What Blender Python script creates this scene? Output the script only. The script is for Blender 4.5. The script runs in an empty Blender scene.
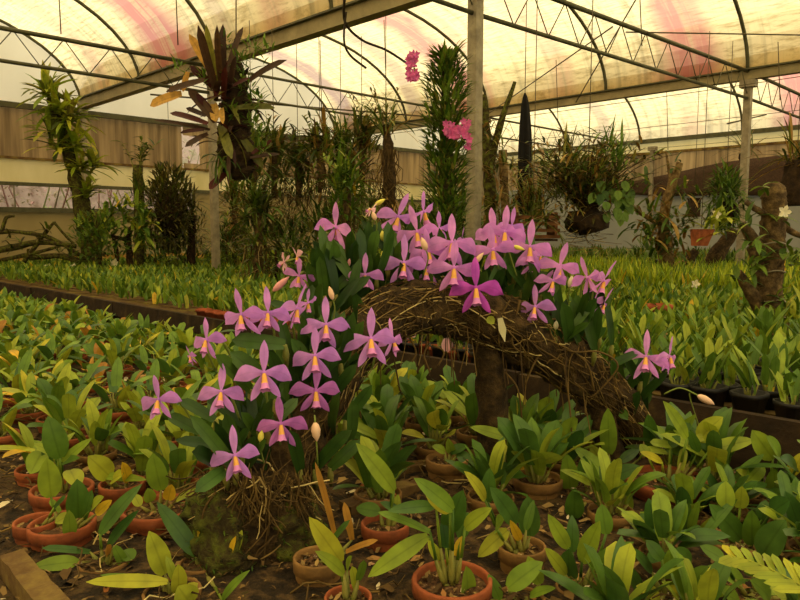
import bpy, math, random
from math import sin, cos, pi, radians, sqrt, atan2
from mathutils import Vector, Matrix, noise as mnoise
V = Vector
C = bpy.context.scene.collection
UP = V((0, 0, 1))
BZ, BF = .75, .63                       # bench tops: middle and far ones, front one
MZ = BF + .055                          # mulch level on the front bench
# ---------------------------------------------------------------- frame
CAMZ, FPX, PITCH = 1.40, 696.0, radians(5.74)
_fw = V((0, cos(PITCH), -sin(PITCH))); _up = V((0, sin(PITCH), cos(PITCH))); _rt = V((1, 0, 0))
CAMP = V((0, 0, CAMZ))

def ray(px, py):
    return _fw + _rt * ((px - 400) / FPX) + _up * ((300 - py) / FPX)

def P(px, py, Y):                       # the place at distance Y ahead
    d = ray(px, py)
    return CAMP + d * (Y / d.y)

def PZ(px, py, z):                      # the place at height z
    d = ray(px, py)
    return CAMP + d * ((z - CAMZ) / d.z)

def W(u, v, z):                         # the greenhouse's own axes: u along the gutters, v across the spans
    return V(((v - u) / sqrt(2), (u + v) / sqrt(2), z))

EU = V((-1, 1, 0)).normalized(); EV = V((1, 1, 0)).normalized()

# ---------------------------------------------------------------- mesh builder
class MB:
    def __init__(s):
        s.v = []; s.f = []; s.m = []; s.uv = []

    def face(s, idx, m=0, uv=None):
        s.f.append(idx); s.m.append(m); s.uv.append(uv or [(0, 0)] * len(idx))

    def grid(s, rows, m=0, close=False):
        n = len(rows[0]); b = len(s.v); R = len(rows)
        for r in rows: s.v.extend(r)
        for i in range(R - 1):
            for j in range(n if close else n - 1):
                k = (j + 1) % n
                u0, u1 = j / (n - (0 if close else 1)), (j + 1) / (n - (0 if close else 1))
                v0, v1 = i / (R - 1), (i + 1) / (R - 1)
                s.face((b + i * n + j, b + i * n + k, b + (i + 1) * n + k, b + (i + 1) * n + j), m,
                       [(u0, v0), (u1, v0), (u1, v1), (u0, v1)])
        return b

    def leaf(s, base, tip, width, nrm=None, bend=0.0, fold=0.25, seg=6, shape='oval', m=0, wave=0.0, across=2, twist=0.0, rnd=random, sweep=0.0):
        base = V(base); tip = V(tip); ax = tip - base; L = ax.length
        if L < 1e-5: return
        if nrm is None: nrm = UP
        t0 = ax.normalized()
        side0 = t0.cross(nrm)
        if side0.length < 1e-3: side0 = t0.cross(V((1, .3, 0)))
        side0.normalize(); up0 = side0.cross(t0).normalized()
        ctrl = (base + tip) / 2 + up0 * (bend * L) + side0 * (sweep * L)
        ph = rnd.random() * 6
        rows = []
        for i in range(seg + 1):
            t = i / seg
            p = base * (1 - t) ** 2 + ctrl * (2 * t * (1 - t)) + tip * t * t
            tg = ((ctrl - base) * (1 - t) + (tip - ctrl) * t).normalized()
            sd = side0.copy()
            if twist: sd = Matrix.Rotation(twist * t, 3, tg) @ sd
            n = sd.cross(tg).normalized()
            if shape == 'oval': w = max(.04, sin(pi * min(1, .06 + .94 * t ** .85)) ** .62) if t < 1 else .03
            elif shape == 'lance': w = max(.03, sin(pi * (.1 + .9 * t) ** .9) ** .9) if t < 1 else .02
            elif shape == 'petal': w = max(.16, sin(pi * min(1, (.05 + .95 * t)) ** 1.25) ** .7) if t < 1 else .06
            elif shape == 'broad': w = max(.34, (t / .5) ** .6 if t < .5 else (1 - ((t - .5) / .5) ** 2.1)) if t < 1 else .05
            elif shape == 'strap': w = (1 if t < .7 else max(.05, sqrt(max(0, 1 - ((t - .7) / .3) ** 2)))) * (.65 + .35 * min(1, t * 3))
            else: w = 1 - .92 * t
            h = width * .5 * w
            row = []
            for j in range(across + 1):
                q = -1 + 2 * j / across
                off = n * (abs(q) * fold * h)
                if wave: off = off + n * (wave * width * abs(q) * sin(ph + t * 11 + q * 2))
                row.append(p + sd * (q * h) + off)
            rows.append(row)
        s.grid(rows, m)

    def tube(s, pts, r, n=6, m=0, cap=True):
        pts = [V(p) for p in pts]
        if not hasattr(r, '__len__'): r = [r] * len(pts)
        rows = []; prev = None
        for i, p in enumerate(pts):
            tg = (pts[min(i + 1, len(pts) - 1)] - pts[max(i - 1, 0)])
            tg = tg.normalized() if tg.length > 1e-9 else V((0, 0, 1))
            if prev is None:
                a = tg.cross(UP if abs(tg.z) < .9 else V((1, 0, 0))).normalized()
            else:
                a = (prev - tg * prev.dot(tg)).normalized()
            prev = a; b = tg.cross(a)
            rows.append([p + (a * cos(2 * pi * k / n) + b * sin(2 * pi * k / n)) * r[i] for k in range(n)])
        b0 = s.grid(rows, m, True)
        if cap:
            s.face(tuple(b0 + k for k in range(n))[::-1], m)
            e = b0 + (len(rows) - 1) * n
            s.face(tuple(e + k for k in range(n)), m)

    def lathe(s, prof, c, n=18, m=0, sq=0.0):
        rows = []
        for (r, z) in prof:
            row = []
            for k in range(n):
                a = 2 * pi * k / n
                q = 1 + sq * (1 / max(abs(cos(a)), abs(sin(a))) - 1)
                row.append(V(c) + V((cos(a) * r * q, sin(a) * r * q, z)))
            rows.append(row)
        s.grid(rows, m, True)

    def box(s, c, d, ax=None, m=0, bev=0.0):
        c = V(c); ax = ax or (V((1, 0, 0)), V((0, 1, 0)), UP)
        b = len(s.v)
        for z in (-1, 1):
            for y in (-1, 1):
                for x in (-1, 1):
                    s.v.append(c + ax[0] * (x * d[0] / 2) + ax[1] * (y * d[1] / 2) + ax[2] * (z * d[2] / 2))
        for q in ((0, 2, 3, 1), (4, 5, 7, 6), (0, 1, 5, 4), (2, 6, 7, 3), (0, 4, 6, 2), (1, 3, 7, 5)):
            s.face(tuple(b + k for k in q), m, [(0, 0), (1, 0), (1, 1), (0, 1)])

    def bar(s, a, b, w, h=None, m=0):
        a = V(a); b = V(b); h = h or w
        x = (b - a).normalized()
        y = x.cross(UP if abs(x.z) < .95 else V((0, 1, 0))).normalized(); z = y.cross(x)
        s.box((a + b) / 2, ((b - a).length, w, h), (x, y, z), m)

    def blob(s, c, r, m=0, n=10, rough=.15, rnd=random, sq=(1, 1, 1)):
        rows = []
        for i in range(n // 2 + 2):
            th = pi * i / (n // 2 + 1)
            row = []
            for k in range(n):
                a = 2 * pi * k / n
                q = r * (1 + rough * rnd.uniform(-1, 1)) if 0 < i < n // 2 + 1 else r
                row.append(V(c) + V((sin(th) * cos(a) * q * sq[0], sin(th) * sin(a) * q * sq[1], -cos(th) * q * sq[2])))
            rows.append(row)
        s.grid(rows, m, True)

    def build(s, name, mats, parent=None, smooth=True):
        if not isinstance(mats, (list, tuple)): mats = [mats]
        o0 = V(parent.matrix_world.translation) if parent is not None and parent.type == 'EMPTY' else V((0, 0, 0))
        if parent is not None: o0 = base_of(parent)
        me = bpy.data.meshes.new(name)
        me.from_pydata([(p[0] - o0.x, p[1] - o0.y, p[2] - o0.z) for p in s.v], [], s.f)
        for mm in mats: me.materials.append(mm)
        me.polygons.foreach_set('material_index', s.m)
        if smooth: me.polygons.foreach_set('use_smooth', [True] * len(s.f))
        uvl = me.uv_layers.new(name='uv')
        flat = [c for uvs in s.uv for p in uvs for c in p]
        uvl.data.foreach_set('uv', flat)
        me.update()
        o = bpy.data.objects.new(name, me); C.objects.link(o)
        if parent is not None: o.parent = parent
        return o

def base_of(o):
    p = V((0, 0, 0))
    while o is not None:
        p = p + o.location; o = o.parent
    return p

def tag(o, label, cat, group=None, kind=None):
    o['label'] = label; o['category'] = cat
    if group: o['group'] = group
    if kind: o['kind'] = kind
    return o

def thing(name, label, cat, loc, group=None):
    o = bpy.data.objects.new(name, None); C.objects.link(o)
    o.location = loc; o.empty_display_size = .1
    return tag(o, label, cat, group)

def struct(o):
    o['kind'] = 'structure'; return o

def dup(root, loc, rz, sc, label, group):
    r = root.copy(); C.objects.link(r)
    r.location = loc; r.rotation_euler = (0, 0, rz); r.scale = (sc, sc, sc)
    r['label'] = label
    if group: r['group'] = group
    elif 'group' in r: del r['group']
    for ch in list(root.children):
        c = ch.copy(); C.objects.link(c); c.parent = r
        for g in list(ch.children):
            d = g.copy(); C.objects.link(d); d.parent = c
    return r

def spline(pts, n):
    """Catmull-Rom through pts (tuples of any length), n points per piece"""
    out = []; k = len(pts)
    for i in range(k - 1):
        p0, p1, p2, p3 = pts[max(i - 1, 0)], pts[i], pts[i + 1], pts[min(i + 2, k - 1)]
        for j in range(n):
            t = j / n
            out.append(tuple(.5 * ((2 * b) + (-a + c) * t + (2 * a - 5 * b + 4 * c - d) * t * t + (-a + 3 * b - 3 * c + d) * t ** 3)
                             for a, b, c, d in zip(p0, p1, p2, p3)))
    out.append(tuple(pts[-1])); return out

def trunk(mb, pts, n=6, sides=12, rough=.14, m=0, rnd=random, lump=0.0):
    """pts: (x, y, z, r): a knobbly bark limb"""
    sp = spline(pts, n)
    b = len(mb.v)
    mb.tube([p[:3] for p in sp], [p[3] for p in sp], sides, m)
    i = 0
    for p in sp:
        c = V(p[:3])
        for k in range(sides):
            q = mb.v[b + i]; mb.v[b + i] = c + (q - c) * (1 + rnd.uniform(-rough, rough)); i += 1
    if lump:
        for j in range(b, len(mb.v)):
            i = (j - b) // sides; c = V(sp[min(i, len(sp) - 1)][:3]); q = mb.v[j]; d = q - c
            mb.v[j] = c + d * (1 + lump * mnoise.noise(q * 14) + .6 * lump * mnoise.noise(q * 37))

# ---------------------------------------------------------------- materials
def new_mat(name):
    m = bpy.data.materials.new(name); m.use_nodes = True
    nt = m.node_tree; nt.nodes.clear()
    out = nt.nodes.new('ShaderNodeOutputMaterial')
    return m, nt, out

def N(nt, t, **kw):
    n = nt.nodes.new(t)
    for k, v in kw.items():
        if k.startswith('i_'): n.inputs[k[2:].replace('_', ' ')].default_value = v
        else: setattr(n, k, v)
    return n

def ramp(nt, stops, fac=None, interp='LINEAR'):
    r = nt.nodes.new('ShaderNodeValToRGB'); r.color_ramp.interpolation = interp
    e = r.color_ramp.elements
    while len(e) > 1: e.remove(e[-1])
    e[0].position = stops[0][0]; e[0].color = (*stops[0][1], 1)
    for p, c in stops[1:]:
        x = e.new(p); x.color = (*c, 1)
    if fac is not None: nt.links.new(fac, r.inputs[0])
    return r

def S(r, g, b):                          # sRGB 0..255 to linear
    f = lambda c: (c / 255 / 12.92) if c / 255 < .04045 else ((c / 255 + .055) / 1.055) ** 2.4
    return (f(r), f(g), f(b))

def leaf_mat(name, stops, rough=.45, trans=.22, vein=.75, interp='LINEAR', spot=.0):
    m, nt, out = new_mat(name)
    g = N(nt, 'ShaderNodeNewGeometry')
    col = ramp(nt, stops, g.outputs['Random Per Island'], interp)
    uv = N(nt, 'ShaderNodeUVMap'); sx = N(nt, 'ShaderNodeSeparateXYZ'); nt.links.new(uv.outputs[0], sx.inputs[0])
    a = N(nt, 'ShaderNodeMath', operation='SUBTRACT'); a.inputs[1].default_value = .5; nt.links.new(sx.outputs[0], a.inputs[0])
    b = N(nt, 'ShaderNodeMath', operation='ABSOLUTE'); nt.links.new(a.outputs[0], b.inputs[0])
    vr = ramp(nt, [(0, (vein,) * 3), (.07, (1, 1, 1)), (1, (1, 1, 1))], b.outputs[0])
    mx = N(nt, 'ShaderNodeMix', data_type='RGBA', blend_type='MULTIPLY'); mx.inputs[0].default_value = 1
    nt.links.new(col.outputs[0], mx.inputs[6]); nt.links.new(vr.outputs[0], mx.inputs[7])
    tc = N(nt, 'ShaderNodeTexCoord'); ns = N(nt, 'ShaderNodeTexNoise'); ns.inputs['Scale'].default_value = 26; ns.inputs['Detail'].default_value = 3
    nt.links.new(tc.outputs['Object'], ns.inputs['Vector'])
    nr = ramp(nt, [(.3, (.72, .72, .72)), (.7, (1.18, 1.15, 1.0))], ns.outputs[0])
    m2 = N(nt, 'ShaderNodeMix', data_type='RGBA', blend_type='MULTIPLY'); m2.inputs[0].default_value = 1
    nt.links.new(mx.outputs[2], m2.inputs[6]); nt.links.new(nr.outputs[0], m2.inputs[7])
    pr = N(nt, 'ShaderNodeBsdfPrincipled'); pr.inputs['Roughness'].default_value = rough
    pr.inputs['Specular IOR Level'].default_value = .22
    nt.links.new(m2.outputs[2], pr.inputs['Base Color'])
    tr = N(nt, 'ShaderNodeBsdfTranslucent'); nt.links.new(m2.outputs[2], tr.inputs['Color'])
    ms = N(nt, 'ShaderNodeMixShader'); ms.inputs[0].default_value = trans
    nt.links.new(pr.outputs[0], ms.inputs[1]); nt.links.new(tr.outputs[0], ms.inputs[2])
    nt.links.new(ms.outputs[0], out.inputs[0])
    return m

def noise_mat(name, stops, scale=8, rough=.8, bump=.3, detail=5, stretch=(1, 1, 1), metal=0.0, coord='Object', rough_noise=0):
    m, nt, out = new_mat(name)
    tc = N(nt, 'ShaderNodeTexCoord'); mp = N(nt, 'ShaderNodeMapping'); mp.inputs['Scale'].default_value = stretch
    nt.links.new(tc.outputs[coord], mp.inputs[0])
    ns = N(nt, 'ShaderNodeTexNoise'); ns.inputs['Scale'].default_value = scale; ns.inputs['Detail'].default_value = detail
    ns.inputs['Roughness'].default_value = .65
    nt.links.new(mp.outputs[0], ns.inputs['Vector'])
    col = ramp(nt, stops, ns.outputs[0])
    pr = N(nt, 'ShaderNodeBsdfPrincipled'); pr.inputs['Roughness'].default_value = rough; pr.inputs['Metallic'].default_value = metal
    pr.inputs['Specular IOR Level'].default_value = .25
    nt.links.new(col.outputs[0], pr.inputs['Base Color'])
    if bump:
        bp = N(nt, 'ShaderNodeBump'); bp.inputs['Strength'].default_value = bump; bp.inputs['Distance'].default_value = .02
        nt.links.new(ns.outputs[0], bp.inputs['Height']); nt.links.new(bp.outputs[0], pr.inputs['Normal'])
    nt.links.new(pr.outputs[0], out.inputs[0])
    return m

def film_mat(name, base, bands):
    """yellowed translucent greenhouse film: stain bands lie across the gutters, fine mould streaks along them"""
    m, nt, out = new_mat(name)
    uv = N(nt, 'ShaderNodeUVMap'); sx = N(nt, 'ShaderNodeSeparateXYZ'); nt.links.new(uv.outputs[0], sx.inputs[0])
    # uv holds metres: x along the gutter, y across
    mp = N(nt, 'ShaderNodeMapping'); mp.inputs['Scale'].default_value = (7, .55, 1); nt.links.new(uv.outputs[0], mp.inputs[0])
    n1 = N(nt, 'ShaderNodeTexNoise'); n1.inputs['Scale'].default_value = 1; n1.inputs['Detail'].default_value = 6; n1.inputs['Roughness'].default_value = .6
    nt.links.new(mp.outputs[0], n1.inputs['Vector'])
    n2 = N(nt, 'ShaderNodeTexNoise'); n2.inputs['Scale'].default_value = 1.3; n2.inputs['Detail'].default_value = 4
    nt.links.new(uv.outputs[0], n2.inputs['Vector'])
    c1 = ramp(nt, [(.3, tuple(x * .62 for x in base)), (.5, base), (.75, tuple(min(.97, x * 1.05) for x in base))], n1.outputs[0])
    mp3 = N(nt, 'ShaderNodeMapping'); mp3.inputs['Scale'].default_value = (3, 30, 1); nt.links.new(uv.outputs[0], mp3.inputs[0])
    n3 = N(nt, 'ShaderNodeTexNoise'); n3.inputs['Scale'].default_value = 1; n3.inputs['Detail'].default_value = 5; n3.inputs['Roughness'].default_value = .7
    nt.links.new(mp3.outputs[0], n3.inputs['Vector'])
    c3 = ramp(nt, [(.34, (.62, .56, .46)), (.52, (1, 1, 1)), (1, (1, 1, 1))], n3.outputs[0])
    last = N(nt, 'ShaderNodeMix', data_type='RGBA', blend_type='MULTIPLY'); last.inputs[0].default_value = 1
    nt.links.new(c1.outputs[0], last.inputs[6]); nt.links.new(c3.outputs[0], last.inputs[7])
    # wobble for band positions
    wob = N(nt, 'ShaderNodeMath', operation='MULTIPLY_ADD'); wob.inputs[1].default_value = .7; nt.links.new(n2.outputs[0], wob.inputs[0]); nt.links.new(sx.outputs[0], wob.inputs[2])
    for (u, w, colr, k) in bands:
        d = N(nt, 'ShaderNodeMath', operation='SUBTRACT'); d.inputs[1].default_value = u + .35; nt.links.new(wob.outputs[0], d.inputs[0])
        e = N(nt, 'ShaderNodeMath', operation='ABSOLUTE'); nt.links.new(d.outputs[0], e.inputs[0])
        f = N(nt, 'ShaderNodeMapRange'); f.inputs[1].default_value = w * .35; f.inputs[2].default_value = w; f.inputs[3].default_value = k; f.inputs[4].default_value = 0
        nt.links.new(e.outputs[0], f.inputs[0])
        g = N(nt, 'ShaderNodeMath', operation='MULTIPLY'); nt.links.new(f.outputs[0], g.inputs[0])
        h = N(nt, 'ShaderNodeMapRange'); h.inputs[1].default_value = .26; h.inputs[2].default_value = .5; nt.links.new(n1.outputs[0], h.inputs[0]); nt.links.new(h.outputs[0], g.inputs[1])
        mx = N(nt, 'ShaderNodeMix', data_type='RGBA'); nt.links.new(g.outputs[0], mx.inputs[0]); nt.links.new(last.outputs[2], mx.inputs[6]); mx.inputs[7].default_value = (*colr, 1)
        last = mx
    tr = N(nt, 'ShaderNodeBsdfTranslucent'); df = N(nt, 'ShaderNodeBsdfDiffuse')
    nt.links.new(last.outputs[2], tr.inputs[0]); nt.links.new(last.outputs[2], df.inputs[0])
    ms = N(nt, 'ShaderNodeMixShader'); ms.inputs[0].default_value = .15
    nt.links.new(tr.outputs[0], ms.inputs[1]); nt.links.new(df.outputs[0], ms.inputs[2])
    tp = N(nt, 'ShaderNodeBsdfTransparent'); m3 = N(nt, 'ShaderNodeMixShader'); m3.inputs[0].default_value = .05
    nt.links.new(ms.outputs[0], m3.inputs[1]); nt.links.new(tp.outputs[0], m3.inputs[2])
    nt.links.new(m3.outputs[0], out.inputs[0])
    return m

def panel_mat(name, a, b, scale, trans=.35, wave_scale=0, axis='X'):
    """weathered cladding sheet, a little translucent, dirt and painted-in corrugation shade running down it"""
    m, nt, out = new_mat(name)
    uv = N(nt, 'ShaderNodeUVMap')
    mp = N(nt, 'ShaderNodeMapping'); mp.inputs['Scale'].default_value = (scale, .5, 1); nt.links.new(uv.outputs[0], mp.inputs[0])
    n1 = N(nt, 'ShaderNodeTexNoise'); n1.inputs['Scale'].default_value = 1; n1.inputs['Detail'].default_value = 6; nt.links.new(mp.outputs[0], n1.inputs['Vector'])
    c = ramp(nt, [(.3, a), (.68, b)], n1.outputs[0])
    pr = N(nt, 'ShaderNodeBsdfPrincipled'); pr.inputs['Roughness'].default_value = .7; nt.links.new(c.outputs[0], pr.inputs['Base Color'])
    tr = N(nt, 'ShaderNodeBsdfTranslucent'); nt.links.new(c.outputs[0], tr.inputs[0])
    ms = N(nt, 'ShaderNodeMixShader'); ms.inputs[0].default_value = trans
    nt.links.new(pr.outputs[0], ms.inputs[1]); nt.links.new(tr.outputs[0], ms.inputs[2]); nt.links.new(ms.outputs[0], out.inputs[0])
    return m

def plain(name, col, rough=.6, metal=0, trans=0.0):
    return noise_mat(name, [(.3, tuple(x * .8 for x in col)), (.7, col)], 14, rough, .15, metal=metal)

GREEN = S(88, 116, 42); MID = S(110, 136, 48); LIME = S(158, 168, 54); YEL = S(200, 170, 40); DARK = S(52, 84, 36); GREY = S(98, 122, 68)
M = {}
M['leaf'] = leaf_mat('leaf_green', [(0, S(62, 96, 34)), (.3, S(90, 122, 40)), (.6, S(118, 146, 48)), (.85, S(146, 164, 52)), (1, S(172, 176, 52))])
M['leaf_lime'] = leaf_mat('leaf_lime', [(0, S(132, 150, 48)), (.6, S(158, 166, 52)), (1, S(186, 176, 50))])
M['leaf_deep'] = leaf_mat('leaf_deep', [(0, S(58, 92, 42)), (1, S(82, 114, 48))], rough=.3)
M['leaf_yellow'] = leaf_mat('leaf_yellow', [(0, S(206, 164, 40)), (1, S(224, 190, 54))])
M['leaf_brown'] = leaf_mat('leaf_brown', [(0, S(150, 100, 40)), (1, S(190, 142, 60))])
M['leaf_log'] = leaf_mat('leaf_log_orchid', [(0, S(34, 58, 24)), (.5, S(48, 76, 28)), (1, S(72, 100, 36))], rough=.34, trans=.12)
M['leaf_bench'] = leaf_mat('leaf_bench', [(0, S(70, 102, 36)), (.4, S(96, 126, 42)), (.75, S(126, 148, 48)), (.95, S(158, 164, 52)), (.985, S(206, 168, 48)), (1, S(210, 172, 50))], trans=.28)
M['leaf_grass'] = leaf_mat('leaf_grass', [(0, S(110, 140, 32)), (.5, S(142, 164, 40)), (1, S(186, 194, 56))], trans=.35)
M['leaf_wild'] = leaf_mat('leaf_wild', [(0, S(52, 66, 24)), (.4, S(78, 92, 34)), (.75, S(110, 116, 46)), (1, S(154, 142, 66))], trans=.25)
M['leaf_moss'] = leaf_mat('leaf_moss', [(0, S(48, 72, 22)), (.5, S(76, 102, 30)), (1, S(110, 130, 40))], trans=.25)
M['leaf_fern'] = leaf_mat('leaf_fern', [(0, S(58, 92, 34)), (1, S(120, 148, 52))], trans=.3)
M['leaf_brom'] = leaf_mat('leaf_bromeliad', [(0, S(66, 32, 30)), (.35, S(96, 40, 40)), (.55, S(74, 60, 34)), (.75, S(104, 96, 46)), (.86, S(196, 150, 62)), (1, S(214, 168, 80))], trans=.25, interp='CONSTANT')
M['leaf_dry'] = leaf_mat('leaf_dry', [(0, S(96, 70, 34)), (.5, S(140, 108, 52)), (1, S(176, 146, 80))], trans=.2)
M['leaf_dusk'] = leaf_mat('leaf_dusk', [(0, S(56, 54, 28)), (.6, S(84, 80, 38)), (1, S(112, 100, 50))], trans=.15)
M['petal'] = leaf_mat('petal_lilac', [(0, S(208, 136, 254)), (.5, S(220, 148, 255)), (1, S(232, 166, 255))], rough=.5, trans=.4, vein=.9)
M['petal_pink'] = leaf_mat('petal_pink', [(0, S(222, 140, 254)), (1, S(240, 168, 255))], rough=.5, trans=.4, vein=.9)
M['petal_pale'] = leaf_mat('petal_pale', [(0, S(236, 180, 206)), (1, S(244, 202, 216))], rough=.5, trans=.3, vein=.95)
M['petal_deep'] = leaf_mat('petal_magenta', [(0, S(200, 80, 220)), (1, S(212, 94, 228))], rough=.5, trans=.3, vein=.85)
M['petal_dusk'] = leaf_mat('petal_rose', [(0, S(208, 120, 232)), (1, S(222, 138, 240))], rough=.5, trans=.4, vein=.85)
M['throat'] = plain('lip_throat', S(236, 170, 84), .5)
M['lip_edge'] = plain('lip_edge', S(214, 130, 200), .5)
M['bud_yellow'] = plain('bud_yellow', S(226, 214, 92), .5)
M['bud_cream'] = plain('bud_cream', S(238, 196, 160), .5)
M['bud_pink'] = plain('bud_pink', S(232, 158, 160), .5)
M['stalk'] = plain('flower_stalk', S(126, 140, 60), .5)
M['bulb'] = noise_mat('pseudobulb', [(.3, S(96, 104, 44)), (.6, S(138, 132, 60)), (.8, S(168, 146, 92))], 20, .6, .2)
M['terracotta'] = noise_mat('terracotta', [(.28, S(84, 48, 30)), (.5, S(148, 78, 44)), (.75, S(178, 106, 66))], 9, .8, .15)
M['old_clay'] = noise_mat('old_clay', [(.25, S(86, 66, 36)), (.5, S(134, 98, 54)), (.8, S(160, 128, 76))], 10, .85, .3)
M['black_pot'] = plain('black_plastic', S(34, 32, 30), .45)
M['mix'] = noise_mat('potting_mix', [(.3, S(34, 22, 12)), (.5, S(84, 58, 34)), (.64, S(120, 88, 56)), (.72, S(206, 190, 160))], 60, .9, .8, 3)
M['mulch'] = noise_mat('mulch_bed', [(.3, S(18, 13, 8)), (.47, S(44, 33, 19)), (.6, S(82, 62, 36)), (.7, S(62, 60, 24)), (.85, S(50, 54, 20))], 22, .95, .8)
M['chip'] = leaf_mat('bark_chip', [(0, S(48, 34, 20)), (.4, S(92, 70, 42)), (.7, S(130, 104, 62)), (.9, S(160, 132, 84)), (.95, S(150, 92, 48)), (.96, S(206, 190, 156)), (1, S(214, 200, 170))], rough=.9, trans=0, vein=1)
M['soil'] = noise_mat('soil_floor', [(.3, S(38, 28, 18)), (.7, S(80, 62, 40))], 5, .95, .5)
M['bark'] = noise_mat('bark', [(.28, S(22, 16, 9)), (.48, S(56, 42, 22)), (.62, S(86, 66, 36)), (.78, S(78, 80, 30))], 22, .95, 1.0, 8)
M['bark_moss'] = noise_mat('mossy_bark', [(.3, S(26, 22, 10)), (.46, S(60, 50, 24)), (.58, S(84, 88, 28)), (.68, S(104, 108, 36)), (.85, S(120, 100, 56))], 26, .95, 1.0, 8)
M['bark_dark'] = noise_mat('dark_fern_root', [(.3, S(24, 17, 10)), (.6, S(58, 42, 24)), (.8, S(84, 66, 36))], 18, .95, 1.0, 8)
M['bark_stump'] = noise_mat('stump_bark', [(.3, S(36, 27, 16)), (.5, S(84, 66, 40)), (.66, S(122, 100, 62)), (.82, S(96, 98, 50))], 24, .95, 1.0, 9)
M['bark_pale'] = noise_mat('pale_bark', [(.3, S(62, 48, 28)), (.5, S(112, 90, 54)), (.75, S(156, 132, 88))], 20, .95, .8, 8)
M['root'] = leaf_mat('aerial_root', [(0, S(58, 42, 20)), (.55, S(88, 68, 34)), (.85, S(124, 100, 54)), (.95, S(180, 156, 100)), (1, S(206, 188, 132))], rough=.8, trans=0, vein=1)
M['plank'] = noise_mat('mossy_plank', [(.25, S(48, 36, 20)), (.45, S(96, 72, 40)), (.6, S(124, 104, 52)), (.75, S(150, 146, 48))], 7, .9, .6, 8)
M['plank_dark'] = noise_mat('dark_plank', [(.3, S(26, 20, 12)), (.55, S(54, 40, 24)), (.75, S(86, 70, 36))], 8, .9, .6, 8)  # darker brown plank for the middle bench's edge boards
M['plank_red'] = noise_mat('brown_plank', [(.3, S(60, 40, 24)), (.55, S(120, 78, 46)), (.75, S(150, 104, 62))], 7, .9, .5, 8, stretch=(1, 1, 4))
M['brick'] = noise_mat('red_clay', [(.3, S(110, 56, 36)), (.6, S(164, 84, 52)), (.8, S(140, 96, 58))], 10, .9, .4)
M['steel'] = noise_mat('galvanised_steel', [(.3, S(116, 106, 88)), (.6, S(150, 140, 116)), (.8, S(170, 160, 136))], 10, .55, .05, metal=.25)
M['steel_dark'] = noise_mat('painted_truss', [(.3, S(64, 64, 44)), (.7, S(92, 90, 64))], 8, .5, .05, metal=.2)
M['steel_gutter'] = noise_mat('gutter_steel', [(.3, S(122, 112, 82)), (.55, S(146, 134, 100)), (.8, S(166, 152, 114))], 5, .6, .1, metal=.15)
M['wire'] = plain('wire', S(92, 82, 60), .5, .3)
M['cord'] = plain('black_cord', S(46, 36, 24), .6)
M['net'] = noise_mat('shade_net', [(.3, S(50, 38, 28)), (.7, S(84, 64, 48))], 30, .9, .3)
M['black_cloth'] = plain('black_cloth', S(26, 24, 22), .9)
M['petal_spray'] = leaf_mat('spray_flower', [(0, S(214, 88, 170)), (1, S(232, 120, 190))], trans=.35)
M['white_flower'] = leaf_mat('white_flower', [(0, S(232, 224, 190)), (1, S(244, 238, 214))], trans=.3)
M['tagplastic'] = plain('plant_tag', S(206, 196, 150), .5)
M['red_paint'] = plain('red_paint', S(176, 56, 38), .6)
# ================================================================ THE HOUSE
V1, V2, V3, V0, VN = 4.9, 10.7, 16.9, -0.9, -6.7
GZ, RISE = 3.60, 1.45
U_END, U_BACK = 12.9, -6.0
PINK, ROSE, PURP = S(186, 122, 104), S(202, 150, 118), S(140, 110, 104)
BASE = S(226, 207, 150)
film = {
    'near': film_mat('film_a', BASE, [(9.5, .75, PINK, 1), (11.7, .3, ROSE, .5), (6.9, .3, ROSE, .5), (8.0, .2, PURP, .35)]),
    'mid': film_mat('film_b', BASE, [(8.9, .5, PINK, .9), (8.2, .2, ROSE, .6), (10.1, .25, PURP, .55), (12.3, .4, PURP, .8), (6.7, .35, ROSE, .5), (4.5, .55, PINK, .9)]),
    'far': film_mat('film_c', BASE, [(4.7, .7, PINK, 1.0), (7.0, .3, ROSE, .4), (2.6, .3, ROSE, .5), (9.3, .35, PURP, .5)]),
}
def arc(va, vb, n=20):
    c = (va + vb) / 2; a = (vb - va) / 2
    return [(c - a * cos(pi * i / n), GZ + RISE * sin(pi * i / n)) for i in range(n + 1)]

for (va, vb, key) in ((VN, V0, 'near'), (V0, V1, 'near'), (V1, V2, 'mid'), (V2, V3, 'far')):
    mb = MB(); pr = arc(va, vb); us = [U_BACK + (U_END - U_BACK) * i / 9 for i in range(10)]
    rnd = random.Random(3)
    for i in range(9):
        for j in range(20):
            b = len(mb.v)
            q = [(us[i], pr[j]), (us[i + 1], pr[j]), (us[i + 1], pr[j + 1]), (us[i], pr[j + 1])]
            for (u, (v, z)) in q: mb.v.append(W(u, v, z + .03))
            mb.face((b, b + 1, b + 2, b + 3), 0, [(u, v) for (u, (v, z)) in q])
    struct(mb.build('ceiling', film[key]))

# floor
mb = MB(); b = len(mb.v)
for (u, v) in ((-9, -10), (30, -10), (30, 30), (-9, 30)): mb.v.append(W(u, v, 0))
mb.face((0, 1, 2, 3)); struct(mb.build('floor', M['soil']))

# end wall (beyond the benches, to the left) ----------------------------
TAN = panel_mat('tan_sheet', S(104, 84, 54), S(176, 150, 102), 9.0, .28)  # close vertical streaks in the colour stand in for shading between corrugation ridges
CREAM = panel_mat('cream_sheet', S(200, 186, 120), S(228, 216, 160), 1.6, .35)
OLIVE = panel_mat('olive_sheet', S(124, 108, 64), S(160, 144, 92), 1.2, .2)
WHITE = panel_mat('white_sheet', S(124, 125, 112), S(142, 142, 126), 1.0, .12)
YBOARD = panel_mat('yellow_board', S(150, 112, 40), S(196, 152, 60), 4, .1)
GABLE = panel_mat('gable_film', S(214, 206, 170), S(238, 230, 196), .8, .75)

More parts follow.
